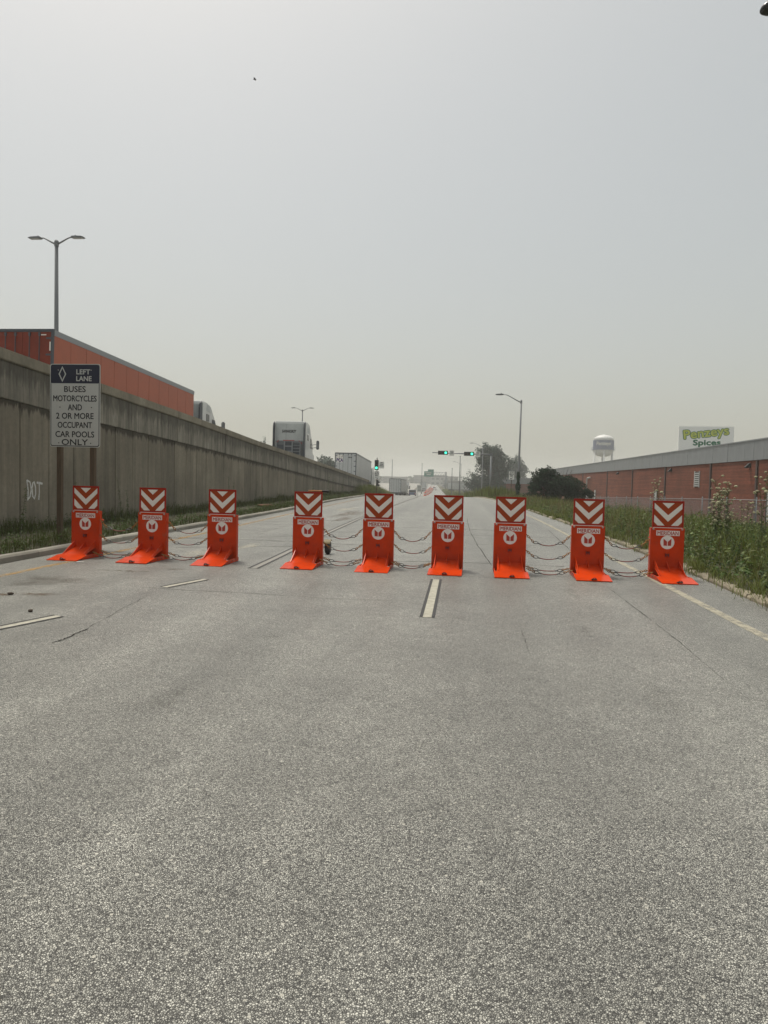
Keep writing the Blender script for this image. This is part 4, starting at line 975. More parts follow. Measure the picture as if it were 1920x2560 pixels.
# louvre vent
v = MB(); v.box2((BXF-.05, 66.3, 1.65), (BXF-.003, 67.5, 3.05)); vv = v.build('louvre_vent', M['sig_black'], bl)
for k in range(7):
    s_ = MB(); s_.box2((BXF-.09, 66.34, 1.70+k*.19), (BXF-.052, 67.46, 1.79+k*.19)); s_.build('slat', M['whitepaint'], vv)
f_ = MB(); f_.box2((BXF-.085, 66.2, 1.6), (BXF-.003, 66.3, 3.1)); f_.box2((BXF-.085, 67.5, 1.6), (BXF-.003, 67.6, 3.1)); f_.build('vent_frame', M['whitepaint'], vv)
for y in (55.2, 75, 99.5):
    s_ = MB(); s_.prism([(BXF-.38, 3.20), (BXF-.1, 3.50), (BXF, 3.50), (BXF, 3.20), (BXF-.3, 3.12)], y-.17, y+.17, 'y'); s_.build('wall_lamp', M['sig_black'], bl)
s_ = MB(); s_.tube([(BXF-.25, 122.5, -2.4), (BXF-.25, 122.5, 2.45), (BXF-.25, 121.8, 2.8), (BXF-.2, 120, 2.85)], .14, 8); s_.build('vent_pipe', M['whitepaint'], bl, smooth=True)
# farther wing
bw = thing('warehouse_wing', (0, 0, 0), 'lower hazy brick warehouse with metal fascia beyond the dark bush', 'building')
b = MB(); b.box2((9.4, 198, -4.5), (60, 260, 1.5)); b.build('brick_wall', M['brick'], bw)
b = MB(); b.box2((9.3, 197.9, 1.5), (60, 260, 3.2)); b.build('fascia', M['fascia'], bw)
for k in range(9):
    s_ = MB(); s_.box2((9.25+k*5.6, 197.75, -4.5), (9.55+k*5.6, 197.89, 1.45)); s_.build('downpipe', M['downpipe'], bw)

# roof sign
rs = thing('roof_sign', (27.75, 84, 5.1), 'white Penzeys Spices billboard standing on the brick building roof', 'sign', rz=R(-6))
b = MB(); b.box2((-2.95, 0, .35), (2.95, .35, 3.55)); bd = b.build('sign_box', M['sign_pale'], rs, bevel=.03)
for x in (-2.2, 0, 2.2):
    b = MB(); b.box2((x-.08, .1, -.1), (x+.08, .25, .36)); b.build('support', M['galv'], rs)
def slanted(s_, w_, h_, x, z, y, material, bold, rot, parent):
    o = put_text(s_, w_, h_, x, z, y, material, parent, bold); o.rotation_euler.y = -rot; return o
slanted('Penzeys', 4.8, 1.30, 0, 2.68, -.010, M['p_green'], .085, R(7), bd)
slanted('Penzeys', 4.8, 1.30, 0, 2.68, -.016, M['p_lime'], .028, R(7), bd)
slanted('Spices', 2.9, .80, .1, 1.60, -.010, M['p_green'], .05, R(1), bd)

# water tower
wt = thing('water_tower', (77.7, 400, -5.4), 'hazy white water tower with dark blue Penzeys band', 'water tower'); wt.scale = (1.336,)*3
b = MB(); b.lathe([(.5, 17.2), (2.4, 17.6), (3.7, 18.5), (4.2, 19.9), (4.2, 20.2)], n=28); b.build('tank_bowl', M['tank_white'], wt, smooth=True)
b = MB(); b.lathe([(4.22, 20.2), (4.22, 24.0)], n=36); tb = b.build('tank_band', M['tank_blue'], wt, smooth=False)
b = MB(); b.lathe([(4.2, 24.0), (3.7, 25.2), (2.4, 25.95), (.9, 26.3), (.3, 26.5), (.05, 26.6)], n=28); b.build('tank_roof', M['tank_white'], wt, smooth=True)
b = MB(); b.lathe([(4.25, 20.0), (4.75, 20.0), (4.75, 20.12), (4.25, 20.12)], n=36)
for k in range(24):
    a = 2*math.pi*k/24; b.tube([(4.7*math.cos(a), 4.7*math.sin(a), 20.1), (4.7*math.cos(a), 4.7*math.sin(a), 21.1)], .03, 4)
b.ring((0, 0, 21.1), 4.7, .035, (1, 0, 0), (0, 1, 0), 36, 4); b.build('catwalk', M['tank_blue'], wt)
for k in range(6):
    a = 2*math.pi*(k+.4)/6
    b = MB(); b.tube([(5.0*math.cos(a), 5.0*math.sin(a), -.5), (3.95*math.cos(a), 3.95*math.sin(a), 20)], .3, 8); b.build('leg', M['tank_white'], wt, smooth=True)
b = MB(); b.tube([(0, 0, -.5), (0, 0, 17.4)], .65, 12); b.build('riser', M['tank_white'], wt, smooth=True)
me = text_mesh('Penzeys', 6.2, 1.9, M['sign_white'], .05, shear=.2)
v = np.empty(len(me.vertices)*3, 'f'); me.vertices.foreach_get('co', v); v = v.reshape(-1, 3)
a = v[:, 0]/4.26; w2 = np.stack([(4.26-v[:, 1]*20)*np.sin(a), -(4.26-v[:, 1]*20)*np.cos(a), v[:, 2]], 1).astype('f'); me.vertices.foreach_set('co', w2.ravel()); me.update()
o = link('lettering', me, tb); o.location = (0, 0, 22.4); o.rotation_euler.z = R(-11)

# ------------------------------------------------------------------ chain-link fence
fx = lambda y: 13.0
fc = thing('chain_link_fence', (0, 0, 0), 'grey chain-link fence in the weeds before the brick building', 'fence')
fz = lambda y: f1(right_z, y)
FY0, FY1 = 22.0, 78.0
y = FY0
while y <= FY1:
    b = MB(); b.tube([(13, y, fz(y)-.3), (13, y, fz(y)+1.86)], .028, 8); p_ = b.build('fence_post', M['lampgrey'], fc, smooth=True)
    b = MB(); b.lathe([(.04, 1.86), (.03, 1.91), (.005, 1.93)], (13, y, fz(y)), 8); b.build('post_cap', M['galv'], p_)
    y += 3.5
b = MB(); b.tube([(13, q, fz(q)+1.80) for q in np.arange(FY0, FY1+.1, 3.5)], .02, 6); b.build('top_rail', M['galv'], fc, smooth=True)
b = MB(); st = .085; hgt = 1.75
for k in range(int((FY1-FY0)/st)):
    y0 = FY0+k*st
    for dirn in (1, -1):
        y1 = y0+dirn*hgt
        if y1 < FY0 or y1 > FY1: continue
        za, zb = fz(y0)+.03, fz(y1)+hgt; o = .0026
        b.add([(13-o, y0-o, za), (13+o, y0-o, za), (13, y0+o, za), (13-o, y1-o, zb), (13+o, y1-o, zb), (13, y1+o, zb)], [(0, 1, 4, 3), (1, 2, 5, 4), (2, 0, 3, 5)])
tag(b.build('wire_mesh', M['chain'], fc, normals=False), kind='stuff')

# ------------------------------------------------------------------ vegetation
def blades(name, pos, hgt, wid, lean, material, label, kind='stuff', curl=.5):
    """pos (n,3); each blade 5 vertices, 2 faces"""
    n = len(pos); th = RNG.uniform(0, 2*np.pi, n); fa = th+RNG.uniform(-.6, .6, n)
    d = np.stack([np.cos(fa), np.sin(fa), np.zeros(n)], 1); w = np.stack([-np.sin(th), np.cos(th), np.zeros(n)], 1)
    ln = (lean*hgt*RNG.uniform(.2, 1.2, n))[:, None]
    up = np.array([0, 0, 1.])
    base = pos; mid = base+up*(hgt*.55)[:, None]+d*ln*.35; tip = base+up*hgt[:, None]+d*ln
    hw = (wid/2)[:, None]
    V = np.stack([base-w*hw, base+w*hw, mid-w*hw*.8, mid+w*hw*.8, tip], 1).reshape(-1, 3)
    me = bpy.data.meshes.new(name); me.vertices.add(n*5); me.vertices.foreach_set('co', V.astype('f').ravel())
    idx = np.arange(n)[:, None]*5
    loops = np.concatenate([idx+np.array([0, 1, 3, 2]), idx+np.array([2, 3, 4])], 1).ravel()
    me.loops.add(len(loops)); me.loops.foreach_set('vertex_index', loops.astype('i'))
    me.polygons.add(2*n); ls_ = (np.arange(n)[:, None]*7+np.array([0, 4])).ravel(); me.polygons.foreach_set('loop_start', ls_.astype('i'))
    me.update(calc_edges=True); me.validate(); me.materials.append(material)
    o = link(name, me); tag(o, label, None, None, kind); return o
def leaf_quads(name, pos, nrm, size, material, parent=None, aspect=.55, fold=.0):
    n = len(pos); r = RNG.normal(size=(n, 3)); r -= nrm*(r*nrm).sum(1)[:, None]; r /= np.linalg.norm(r, axis=1)[:, None]+1e-9
    s = np.cross(nrm, r); L_ = size[:, None]
    V = np.stack([pos-r*L_*.5, pos+s*L_*aspect*.5+nrm*L_*.06, pos+r*L_*.5, pos-s*L_*aspect*.5+nrm*L_*.06], 1).reshape(-1, 3)
    me = bpy.data.meshes.new(name); me.vertices.add(n*4); me.vertices.foreach_set('co', V.astype('f').ravel())
    loops = (np.arange(n)[:, None]*4+np.array([0, 1, 2, 3])).ravel(); me.loops.add(n*4); me.loops.foreach_set('vertex_index', loops.astype('i'))
    me.polygons.add(n); me.polygons.foreach_set('loop_start', (np.arange(n)*4).astype('i'))
    me.update(calc_edges=True); me.validate(); me.materials.append(material)
    return link(name, me, parent) if name else me
def gr_right(X, Y):
    kr = kerb_r(Y); rz = road_z(Y); gz = right_z(Y); u = X-kr
    t1 = np.clip((u-1.5)/2.5, 0, 1); t2 = np.clip((u-4)/4.5, 0, 1); b0 = rz+.12; b1 = b0+(gz-b0)*.36
    return np.where(u < 1.5, b0, np.where(u < 4, b0+(b1-b0)*t1, b1+(gz-b1)*t2))
def scatter_right(n, y0, y1, u0, u1, pw=1.0):
    Y = y0+(y1-y0)*RNG.uniform(0, 1, n)**1.7; U = u0+(u1-u0)*RNG.uniform(0, 1, n)**pw
    X = kerb_r(Y)+.12+U; return X, Y, gr_right(X, Y)-.02, U
# right verge: green grass, dry seed grass, leafy cover
X, Y, Z, U = scatter_right(34000, 7, 75, -.02, 9, 1.15)
clump = .45+1.0*(np.sin(X*2.1+Y*.7)*np.sin(Y*1.3-X*.5)*.5+.5)
hg = np.clip(.14+U*.26, .12, .72)*RNG.uniform(.35, 1.1, len(X))*clump
blades('verge_grass', np.stack([X, Y, Z], 1), hg, .006+.00042*Y+hg*.006, .7, M['grass'], 'tall green grass covering the right verge')
# tufts hanging over the kerb
cy = RNG.uniform(7, 45, 70); Y = np.repeat(cy, 60)+RNG.normal(0, .13, 4200); U = RNG.normal(.02, .10, 4200); X = kerb_r(Y)+.12+U
hg = RNG.uniform(.08, .26, 4200)
blades('kerb_tufts', np.stack([X, Y, road_z(Y)+np.where(U > -.1, .06, 0)], 1), hg, .006+.0003*Y+0*hg, 1.1, M['grass'], 'grass tufts growing over the broken right kerb')
X, Y, Z, U = scatter_right(15000, 8, 75, .4, 9, 1.0)
hg = np.clip(.28+U*.2, .25, .8)*RNG.uniform(.6, 1.15, len(X))*(.55+.6*(np.sin(X*.9-Y*.4)*.5+.5))
blades('dry_grass', np.stack([X, Y, Z], 1), hg, .004+.0003*Y+0*hg, .35, M['grass_dry'], 'pale dry seed grass among the green on the right verge')
def leafy(name, X, Y, Z, hgt, nleaf, lsize, material, label):
    n = len(X); k = nleaf
    t = RNG.uniform(.08, 1, (n, k)); rad = (.20*(1.1-t)+.03)*np.sqrt(hgt)[:, None]; a = RNG.uniform(0, 2*np.pi, (n, k))
    lx = X[:, None]+rad*np.cos(a); ly = Y[:, None]+rad*np.sin(a); lz = Z[:, None]+hgt[:, None]*t
    pos = np.stack([lx, ly, lz], 2).reshape(-1, 3); nr = np.stack([np.cos(a)*.5, np.sin(a)*.5, RNG.uniform(.3, 1, (n, k))], 2).reshape(-1, 3)
    nr += RNG.normal(size=nr.shape)*.25; nr /= np.linalg.norm(nr, axis=1)[:, None]
    sz = (lsize*RNG.uniform(.5, 1.3, (n, k))*(1.15-.5*t)).ravel()
    o = leaf_quads(name, pos, nr, sz, material, None, .42); tag(o, label, None, None, 'stuff'); return o
X, Y, Z, U = scatter_right(2600, 8, 60, .05, 8.5, .9)
hg = np.clip(.14+U*.19, .12, .8)*RNG.uniform(.45, 1.2, len(X))
leafy('leafy_weeds', X, Y, Z, hg, 26, .105, M['leaf'], 'dense leafy weeds mixed through the right verge')
X, Y, Z, U = scatter_right(1100, 8, 40, .3, 8.0, .9)
hg = np.clip(.2+U*.18, .18, .78)*RNG.uniform(.5, 1.2, len(X))
leafy('broad_leaf_weeds', X, Y, Z, hg, 18, .17, M['leaf_lt'], 'yellow-green broad-leaved weeds scattered in the right verge')
X, Y, Z, U = scatter_right(900, 8, 40, .1, 8.0, .9)
hg = np.clip(.2+U*.2, .15, .8)*RNG.uniform(.5, 1.2, len(X))
leafy('dark_weeds', X, Y, Z, hg, 34, .06, M['leaf_dk2'], 'fine dark weeds low in the right verge')
# left verge
def scatter_left(n, y0, y1, a, b_):
    Y = y0+(y1-y0)*RNG.uniform(0, 1, n)**1.5; kl = kerb_l(Y)-.18; wx = wall_x(Y)+.06; t = RNG.uniform(a, b_, n); X = kl+(wx-kl)*t
    return X, Y, road_z(Y)+.1+.05*t, t
X1, Y1, Z1, t1 = scatter_left(9000, 8, 88, 0, .30); X2, Y2, Z2, t2 = scatter_left(9000, 8, 88, .72, 1.0); X3, Y3, Z3, t3_ = scatter_left(4500, 8, 88, .2, .8)
X = np.concatenate([X1, X2, X3]); Y = np.concatenate([Y1, Y2, Y3]); Z = np.concatenate([Z1, Z2, Z3])
hb_ = np.concatenate([np.full(9000, .20), np.full(9000, .34), np.full(4500, .13)])
clump = .35+1.0*(np.sin(X*1.3+Y*.9)*np.sin(Y*.53+1.1)*.5+.5)
hg = hb_*RNG.uniform(.4, 1.2, len(X))*clump*(1+.25*np.exp(-((Y-13)/4)**2))
blades('wall_verge_grass', np.stack([X, Y, Z], 1), hg, .005+.0004*Y+0*hg, .5, M['grass_dk'], 'patchy grass between the left kerb and the wall')
X1, Y1, Z1, _ = scatter_left(380, 8, 60, 0, .25); X2, Y2, Z2, _ = scatter_left(420, 8, 86, .8, 1.0); 
X = np.concatenate([X1, X2]); Y = np.concatenate([Y1, Y2]); Z = np.concatenate([Z1, Z2]); hg = RNG.uniform(.12, .42, len(X))
leafy('wall_leafy_weeds', X, Y, Z, hg, 20, .07, M['leaf'], 'low leafy weeds along the wall foot and left kerb')
# tall grass at the nose beyond the end of the wall, and far verges
n = 9000; Y = RNG.uniform(76, 130, n); X = kerb_l(Y)-.3-RNG.uniform(0, 1, n)**1.4*2.2; Z = road_z(Y)+.05; hg = RNG.uniform(.35, 1.35, n)*np.clip(1.2-(Y-76)/90, .4, 1)
blades('nose_grass', np.stack([X, Y, Z], 1), hg, .03+.02*RNG.uniform(0, 1, n), .3, M['grass'], 'tall grass past the end of the wall around the left signal')
n = 16000; Y = RNG.uniform(70, 330, n); X = kerb_r(Y)+.2+RNG.uniform(0, 1, n)*np.clip(2+(Y-70)*.25, 2, 30); Z = np.where(Y < 130, gr_right(X, Y), gr_right(X, Y)); hg = RNG.uniform(.3, 1.4, n)
blades('far_verge_grass', np.stack([X, Y, Z], 1), hg, .05+.0006*Y, .3, M['grass'], 'far tall grass right of the ramp beyond the crest')

def weed(kind, h, seed):
    """one upright weed as meshes around the origin: stem, leaves, flowers"""
    rg = random.Random(seed); st = MB(); lp = []; ln_ = []; lsz = []; fl = MB()
    nb = {'leafy': 1, 'flower': 3, 'fluffy': 4, 'pine': 1}[kind]
    tips = []
    def add_leaf(p, d, s):
        lp.append(p); nn = Vector((d.x*.6+rg.uniform(-.3, .3), d.y*.6+rg.uniform(-.3, .3), .8)).normalized(); ln_.append(nn); lsz.append(s)
    for k in range(nb):
        hh = h*(1 if k == 0 else rg.uniform(.72, .98)); bx, by = (0, 0) if k == 0 else (rg.uniform(-.12, .12), rg.uniform(-.12, .12))
        ax, ay = rg.uniform(-.10, .10), rg.uniform(-.10, .10)
        P = [Vector((bx+ax*hh*t*t, by+ay*hh*t*t, hh*t)) for t in np.linspace(0, 1, 7)]
        st.tube(P, [.009*(1-.7*t) for t in np.linspace(0, 1, 7)], 5, False); tips.append(P)
        nl = int(hh*{'leafy': 46, 'flower': 26, 'fluffy': 60, 'pine': 70}[kind])
        for q in range(nl):
            t = rg.uniform(.12, .98); i = min(5, int(t*6)); p = P[i].lerp(P[i+1], t*6-i); a = rg.uniform(0, 6.28)
            d = Vector((math.cos(a), math.sin(a), 0)); s = {'leafy': .13, 'flower': .10, 'fluffy': .085, 'pine': .10}[kind]*rg.uniform(.6, 1.2)*(1.2-.6*t)
            add_leaf(p+d*s*.5+Vector((0, 0, s*.15)), d, s)
        if kind == 'flower' or kind == 'fluffy':
            nbr = 9 if kind == 'flower' else 16
            for q in range(nbr):
                t = rg.uniform(.5 if kind == 'flower' else .45, 1.0); i = min(5, int(t*6)); p = P[i].lerp(P[i+1], t*6-i); a = rg.uniform(0, 6.28)
                e = p+Vector((math.cos(a)*rg.uniform(.05, .16), math.sin(a)*rg.uniform(.05, .16), rg.uniform(.05, .16)))
                st.tube([p, e], [.004, .003], 4, False)
                r = rg.uniform(.018, .04)
                fl.lathe([(r*.4, -r*.5), (r, 0), (r*.85, r*.5), (r*.3, r*.8)], e, 6)
    return st, np.array([tuple(p) for p in lp]), np.array([tuple(p) for p in ln_]), np.array(lsz), fl
WV = {}
def weed_meshes(kind, h, seed):
    key = (kind, seed)
    if key not in WV:
        st, lp, ln_, lsz, fl = weed(kind, h, seed)
        sm = st.mesh('stem', M['stem'], normals=False)
        lo_ = leaf_quads('leaves_tmp', lp, ln_, lsz, M['leaf'], None, .30 if kind != 'pine' else .16); lm = lo_.data; lm.name = 'leaves'; bpy.data.objects.remove(lo_)
        fm_ = fl.mesh('flowers', M['flower'], normals=False) if fl.v else None
        WV[key] = (sm, lm, fm_, h)
    return WV[key]
def plant(kind, x, y, z, h, seed, label, group, cat='weed'):
    sm, lm, fm_, h0 = weed_meshes(kind, 1.6, seed)
    t = thing('tall_weed', (x, y, z-.03), label, cat, group, random.uniform(0, 6.28)); t.scale = (h/h0*1.1,)*2+(h/h0,)
    link('stem', sm, t); tag(link('leaves', lm, t), kind='stuff')
    if fm_: tag(link('flowers', fm_, t), kind='stuff')
    return t
def rplant(kind, px_x, y, h, seed, label, group):
    # px_x: lateral position as X/Y ratio
    x = px_x*y; z = float(gr_right(np.array([x]), np.array([y]))[0]); return plant(kind, x, y, z, h, seed, label, group)
ORDS = ['first', 'second', 'third', 'fourth', 'fifth', 'sixth', 'seventh', 'eighth', 'ninth', 'tenth', 'eleventh', 'twelfth', 'thirteenth', 'fourteenth', 'fifteenth', 'sixteenth', 'seventeenth', 'eighteenth', 'nineteenth', 'twentieth', 'twenty-first', 'twenty-second']
FG = 'tall flowering weeds in the right verge'; LG = 'tall leafy weeds in the right verge'
rplant('fluffy', .356, 17.5, 1.72, 1, 'bushy tall weed with cream flower tufts, just right of the ninth barrier', FG)
rplant('fluffy', .350, 17.2, 1.45, 2, 'shorter cream-tufted weed leaning against the bushy tall one', FG)
rplant('flower', .362, 16.9, 1.2, 3, 'branching cream-flowered weed at the foot of the bushy tall one', FG)
rplant('flower', .413, 17.0, 1.95, 4, 'slender tall weed with cream flower heads near the right frame edge', FG)
rplant('flower', .436, 16.2, 1.98, 5, 'tallest cream-flowered weed at the right frame edge before the white door', FG)
rplant('flower', .388, 18.5, 1.35, 6, 'thin cream-flowered weed between the bushy and the slender tall ones', FG)
rplant('flower', .424, 15.0, 1.35, 7, 'mid-height cream-flowered weed below the two tall right-edge ones', FG)
rplant('flower', .272, 24.0, 1.75, 4, 'tall thin flowering weed between the eighth and ninth barriers', FG)
for k, (r_, y_, h_) in enumerate(sorted([(.225, 22, 1.25), (.246, 20, 1.35), (.262, 19, 1.2), (.30, 22, 1.3), (.318, 20, 1.25), (.335, 17, 1.2), (.372, 15, 1.2), (.397, 15.4, 1.15), (.405, 13.2, 1.0), (.43, 13.4, 1.05), (.375, 13.4, .85), (.345, 14.2, .9), (.44, 11.8, .8), (.203, 28, 1.2), (.185, 33, 1.2), (.167, 38, 1.1)])):
    rplant('leafy', r_, y_, h_*.85, 20+k % 4, 'upright flowerless leafy weed in the right verge, %s from the left' % ORDS[k], LG)
WGp = 'tall weeds at the foot of the wall'
for k, (yy, h_, off, kd) in enumerate(sorted([(20.6, 1.35, .35, 'pine'), (21.2, .95, .3, 'leafy'), (15.4, 1.1, .45, 'leafy'), (18.1, 1.25, .3, 'pine'), (18.5, .9, .3, 'leafy'), (31.6, 1.5, .4, 'pine'), (32.2, 1.2, .4, 'leafy'), (36.5, 1.25, .4, 'pine'), (38.2, .9, .4, 'leafy'), (46.0, 1.5, .4, 'pine'), (52, 1.4, .5, 'leafy'), (58, 1.7, .5, 'leafy'), (61, 1.6, .4, 'pine'), (66, 1.5, .4, 'leafy')])):
    x = f1(wall_x, yy)+off
    lab = '%s weed at the foot of the wall, %s from the left' % ('dark spiky tall' if kd == 'pine' else 'leafy green', ORDS[k])
    plant(kd, x, yy, .14, h_, 40+k % 4 if kd == 'pine' else 24+k % 3, lab, WGp)

# trees and bushes
def tree(name, loc, h, rx, ry, nleaf, lsize, label, material, trunk_h=.3, lobes=16, seed=3, group=None, cat='tree', low=.12, bare=0):
    rg = random.Random(seed); rn = np.random.default_rng(seed)
    t = thing(name, loc, label, cat, group)
    tr = MB(); th = h*trunk_h
    tr.tube([(0, 0, -.4), (.02*h, 0, th*.5), (0, .02*h, th), (0, 0, h*.72)], [h*.035, h*.028, h*.024, h*.008], 8)
    C_ = []
    for k in range(lobes):
        a = 2*math.pi*(k/lobes)*2.4+rg.uniform(-.4, .4); v_ = rg.uniform(0, 1)
        zz = h*(low+.12+(.80-low)*v_); rr = math.sin(math.pi*min(1, max(0, (zz/h-low)/(1.02-low)))**.8)**.6
        q = rg.uniform(.25, .78)*rr
        c = Vector((rx*q*math.cos(a), ry*q*math.sin(a), zz)); C_.append((c, rg.uniform(.22, .36)))
        tr.tube([(0, 0, min(zz*.6, th*1.5)), tuple(c*.55+Vector((0, 0, zz*.30))), tuple(c)], [h*.012, h*.008, h*.003], 5, False)
    tr.build('trunk', M['bark'], t, smooth=True)
    pos = []; nr = []
    for c, s in C_:
        m = nleaf//lobes; d = rn.normal(size=(m, 3)); d /= np.linalg.norm(d, axis=1)[:, None]
        r = rn.uniform(.25, 1.0, m)**.5*(1+.28*np.sin(d[:, 0]*5+d[:, 2]*6+s*30))
        p = np.array(c)+d*r[:, None]*np.array([rx*s*1.25, ry*s*1.25, h*s*.62]); pos.append(p); nr.append(d*.7+np.array([0, 0, .5])+rn.normal(size=(m, 3))*.45)
    pos = np.concatenate(pos); nr = np.concatenate(nr); nr /= np.linalg.norm(nr, axis=1)[:, None]
    keep = pos[:, 2] > h*low*.6; pos = pos[keep]; nr = nr[keep]
    tag(leaf_quads('crown', pos, nr, lsize*rn.uniform(.6, 1.4, len(pos)), material, t, .6), kind='stuff')
    return t
tree('deciduous_tree', (7.4, 186, f1(road_z, 186)-.3), 13.6, 6.6, 5.0, 24000, .46, 'large dark broadleaf tree right of the mast-arm signal', M['leaf_tree'], lobes=30, seed=5, low=.06)
tree('deciduous_tree', (20.2, 275, f1(road_z, 275)-.6), 15.0, 5.6, 5, 8000, .6, 'paler broadleaf tree behind the large dark one', M['leaf_tree'], lobes=14, seed=8)
tree('dark_bush', (6.9, 60.5, .0), 2.9, 1.9, 1.7, 11000, .17, 'dark dense bush at the foot of the vine-covered lamp', M['leaf_dk'], .2, 18, 12, 'bushes in the right verge', 'bush', .02)
tree('dark_bush', (8.9, 61.5, -.3), 2.75, 1.75, 1.7, 10000, .17, 'dark bush below bare twigs, left of the brick wall', M['leaf_dk'], .2, 16, 14, 'bushes in the right verge', 'bush', .02)
tree('dark_bush', (10.7, 62.5, -.6), 1.75, 1.0, 1.0, 2600, .15, 'smallest dark bush, nearest the brick wall', M['leaf_dk'], .2, 10, 17, 'bushes in the right verge', 'bush', .02)
bt = thing('bare_shrub', (8.6, 62.8, -.2), 'bare twiggy shrub sticking out above the dark bushes', 'shrub'); rgb = random.Random(4); tw = MB()
for k in range(26):
    a = rgb.uniform(0, 6.28); P = [Vector((0, 0, .3))]; d = Vector((math.cos(a)*.32, math.sin(a)*.3, 1)).normalized()
    for s_ in range(6): d = (d+Vector((rgb.uniform(-.25, .25), rgb.uniform(-.2, .2), rgb.uniform(-.05, .15)))).normalized(); P.append(P[-1]+d*rgb.uniform(.4, .62))
    tw.tube(P, [.03, .024, .02, .015, .012, .009, .006], 4, False)
tw.build('twigs', M['bark'], bt)
# vine on the lamp
n = 1500; t_ = RNG.uniform(0, 1, n); a = RNG.uniform(0, 6.28, n); rr = .10+RNG.uniform(0, .34, n)*(1-t_*.92)*(.6+.4*np.sin(t_*17))
pos = np.stack([5.52+rr*np.cos(a), 70+rr*np.sin(a), .05+t_*2.7], 1); nr = np.stack([np.cos(a), np.sin(a), .4+0*a], 1); nr /= np.linalg.norm(nr, axis=1)[:, None]
vi = thing('climbing_vine', (0, 0, 0), 'leafy vine climbing the foot of the single-arm lamp', 'vine')
tag(leaf_quads('leaves', pos, nr, RNG.uniform(.08, .2, n), M['leaf_dk'], vi, .7), kind='stuff')
b = MB(); b.tube([(5.52+.15*math.cos(q*1.3), 70+.15*math.sin(q*1.3), .0+q*.3) for q in range(11)], .02, 5); b.build('stem', M['bark'], vi)
tree('deciduous_tree', (-33.5, 165, -1.5), 8.6, 4.4, 4, 5000, .42, 'hazy tree on the far side of the freeway, beside the white tractor cab', M['leaf_tree'], lobes=14, seed=21, group='hazy trees beyond the freeway')
tree('conifer_tree', (-37.6, 128, 0), 9.2, 1.1, 1.1, 1500, .3, 'small pointed hazy tree top above the wall left of the white tractor', M['leaf_tree'], lobes=14, seed=23, group='hazy trees beyond the freeway')

# ------------------------------------------------------------------ far vehicles and freeway furniture
def far_z(y): return f1(road_z, y)
def car(loc, body, label, cat='car', L_=4.6, H_=1.45, W_=1.8, pickup=False, rz=0):
    t = thing('parked_car' if False else 'car', loc, label, cat, 'vehicles far down the freeway', rz)
    prof = [(0, .35), (L_, .35), (L_, .8), (L_*.93, .92), (L_*.72, .98), (L_*.58, H_), (L_*.22, H_), (L_*.05, 1.0), (0, .9)] if not pickup else \
           [(0, .45), (L_, .45), (L_, 1.05), (L_*.74, 1.15), (L_*.64, H_), (L_*.42, H_), (L_*.39, 1.1), (0, 1.1)]
    b = MB(); b.prism(prof, -W_/2, W_/2, 'x'); b.build('body', M[body], t, bevel=.06)
    b = MB(); z0, z1 = (1.02, H_-.08) if not pickup else (1.2, H_-.08)
    yb = L_*.10 if not pickup else L_*.395
    b.box2((-W_/2+.18, yb-.06, z0), (W_/2-.18, yb+.1, z1)); b.build('rear_window', M['glass'], t)
    for sx in (-1, 1):
        b = MB(); b.box2((sx*(W_/2-.02), L_*.3, z0), (sx*(W_/2+.01), L_*.62, z1)); b.build('side_window', M['glass'], t)
        b = MB(); b.box2((sx*(W_/2-.3), -.02, .75), (sx*(W_/2-.05), .03, .92)); b.build('tail_light', M['red_light'], t)
        for yy in (L_*.18, L_*.8): wheel(t, sx*(W_/2-.1), yy, .33, .33, .22)
    return t
car((-14.6, 205, far_z(205)), 'blue_car', 'dark blue pickup truck just beyond the crest, left of the cones', 'pickup', 5.6, 1.85, 2.0, True)
car((-18.4, 222, far_z(222)), 'white_car', 'white van farther left beyond the crest near the blue pickup', 'van', 5.4, 2.3, 2.0)
car((-13.6, 345, far_z(345)), 'white_car', 'small white car far off right of the hazy trucks', 'car', 4.8, 1.6, 1.9)
car((-16.2, 300, far_z(300)), 'grey_car', 'small grey car far off in front of the hazy truck', 'car', 4.8, 1.6, 1.9)
car((-11.0, 420, far_z(420)), 'grey_car', 'tiny dark car farthest down the road', 'car', 4.8, 1.6, 1.9)
trailer((-17.6, 318, far_z(318)), 14, 'hazy white box trailer far off, straight above the cones', 't_white', 't_white', 't_rail', 0, 5)
trailer((-24.2, 290, far_z(290)), 14, 'hazy grey box trailer far off, left of the white one', 't_silver', 't_silver', 't_rail', 0, 5)
trailer((-30.5, 330, far_z(330)), 14, 'faint box trailer leftmost of the far row', 't_white', 't_silver', 't_rail', 0, 5)
ft = trailer((2.0, 305, far_z(305)-.2), 12, 'hazy long trailer parked crosswise right of the gantry post', 't_silver', 't_silver', 't_rail', 0, 6); ft.rotation_euler.z = R(-90); ft.location = (-6.2, 305, far_z(305)+.1)
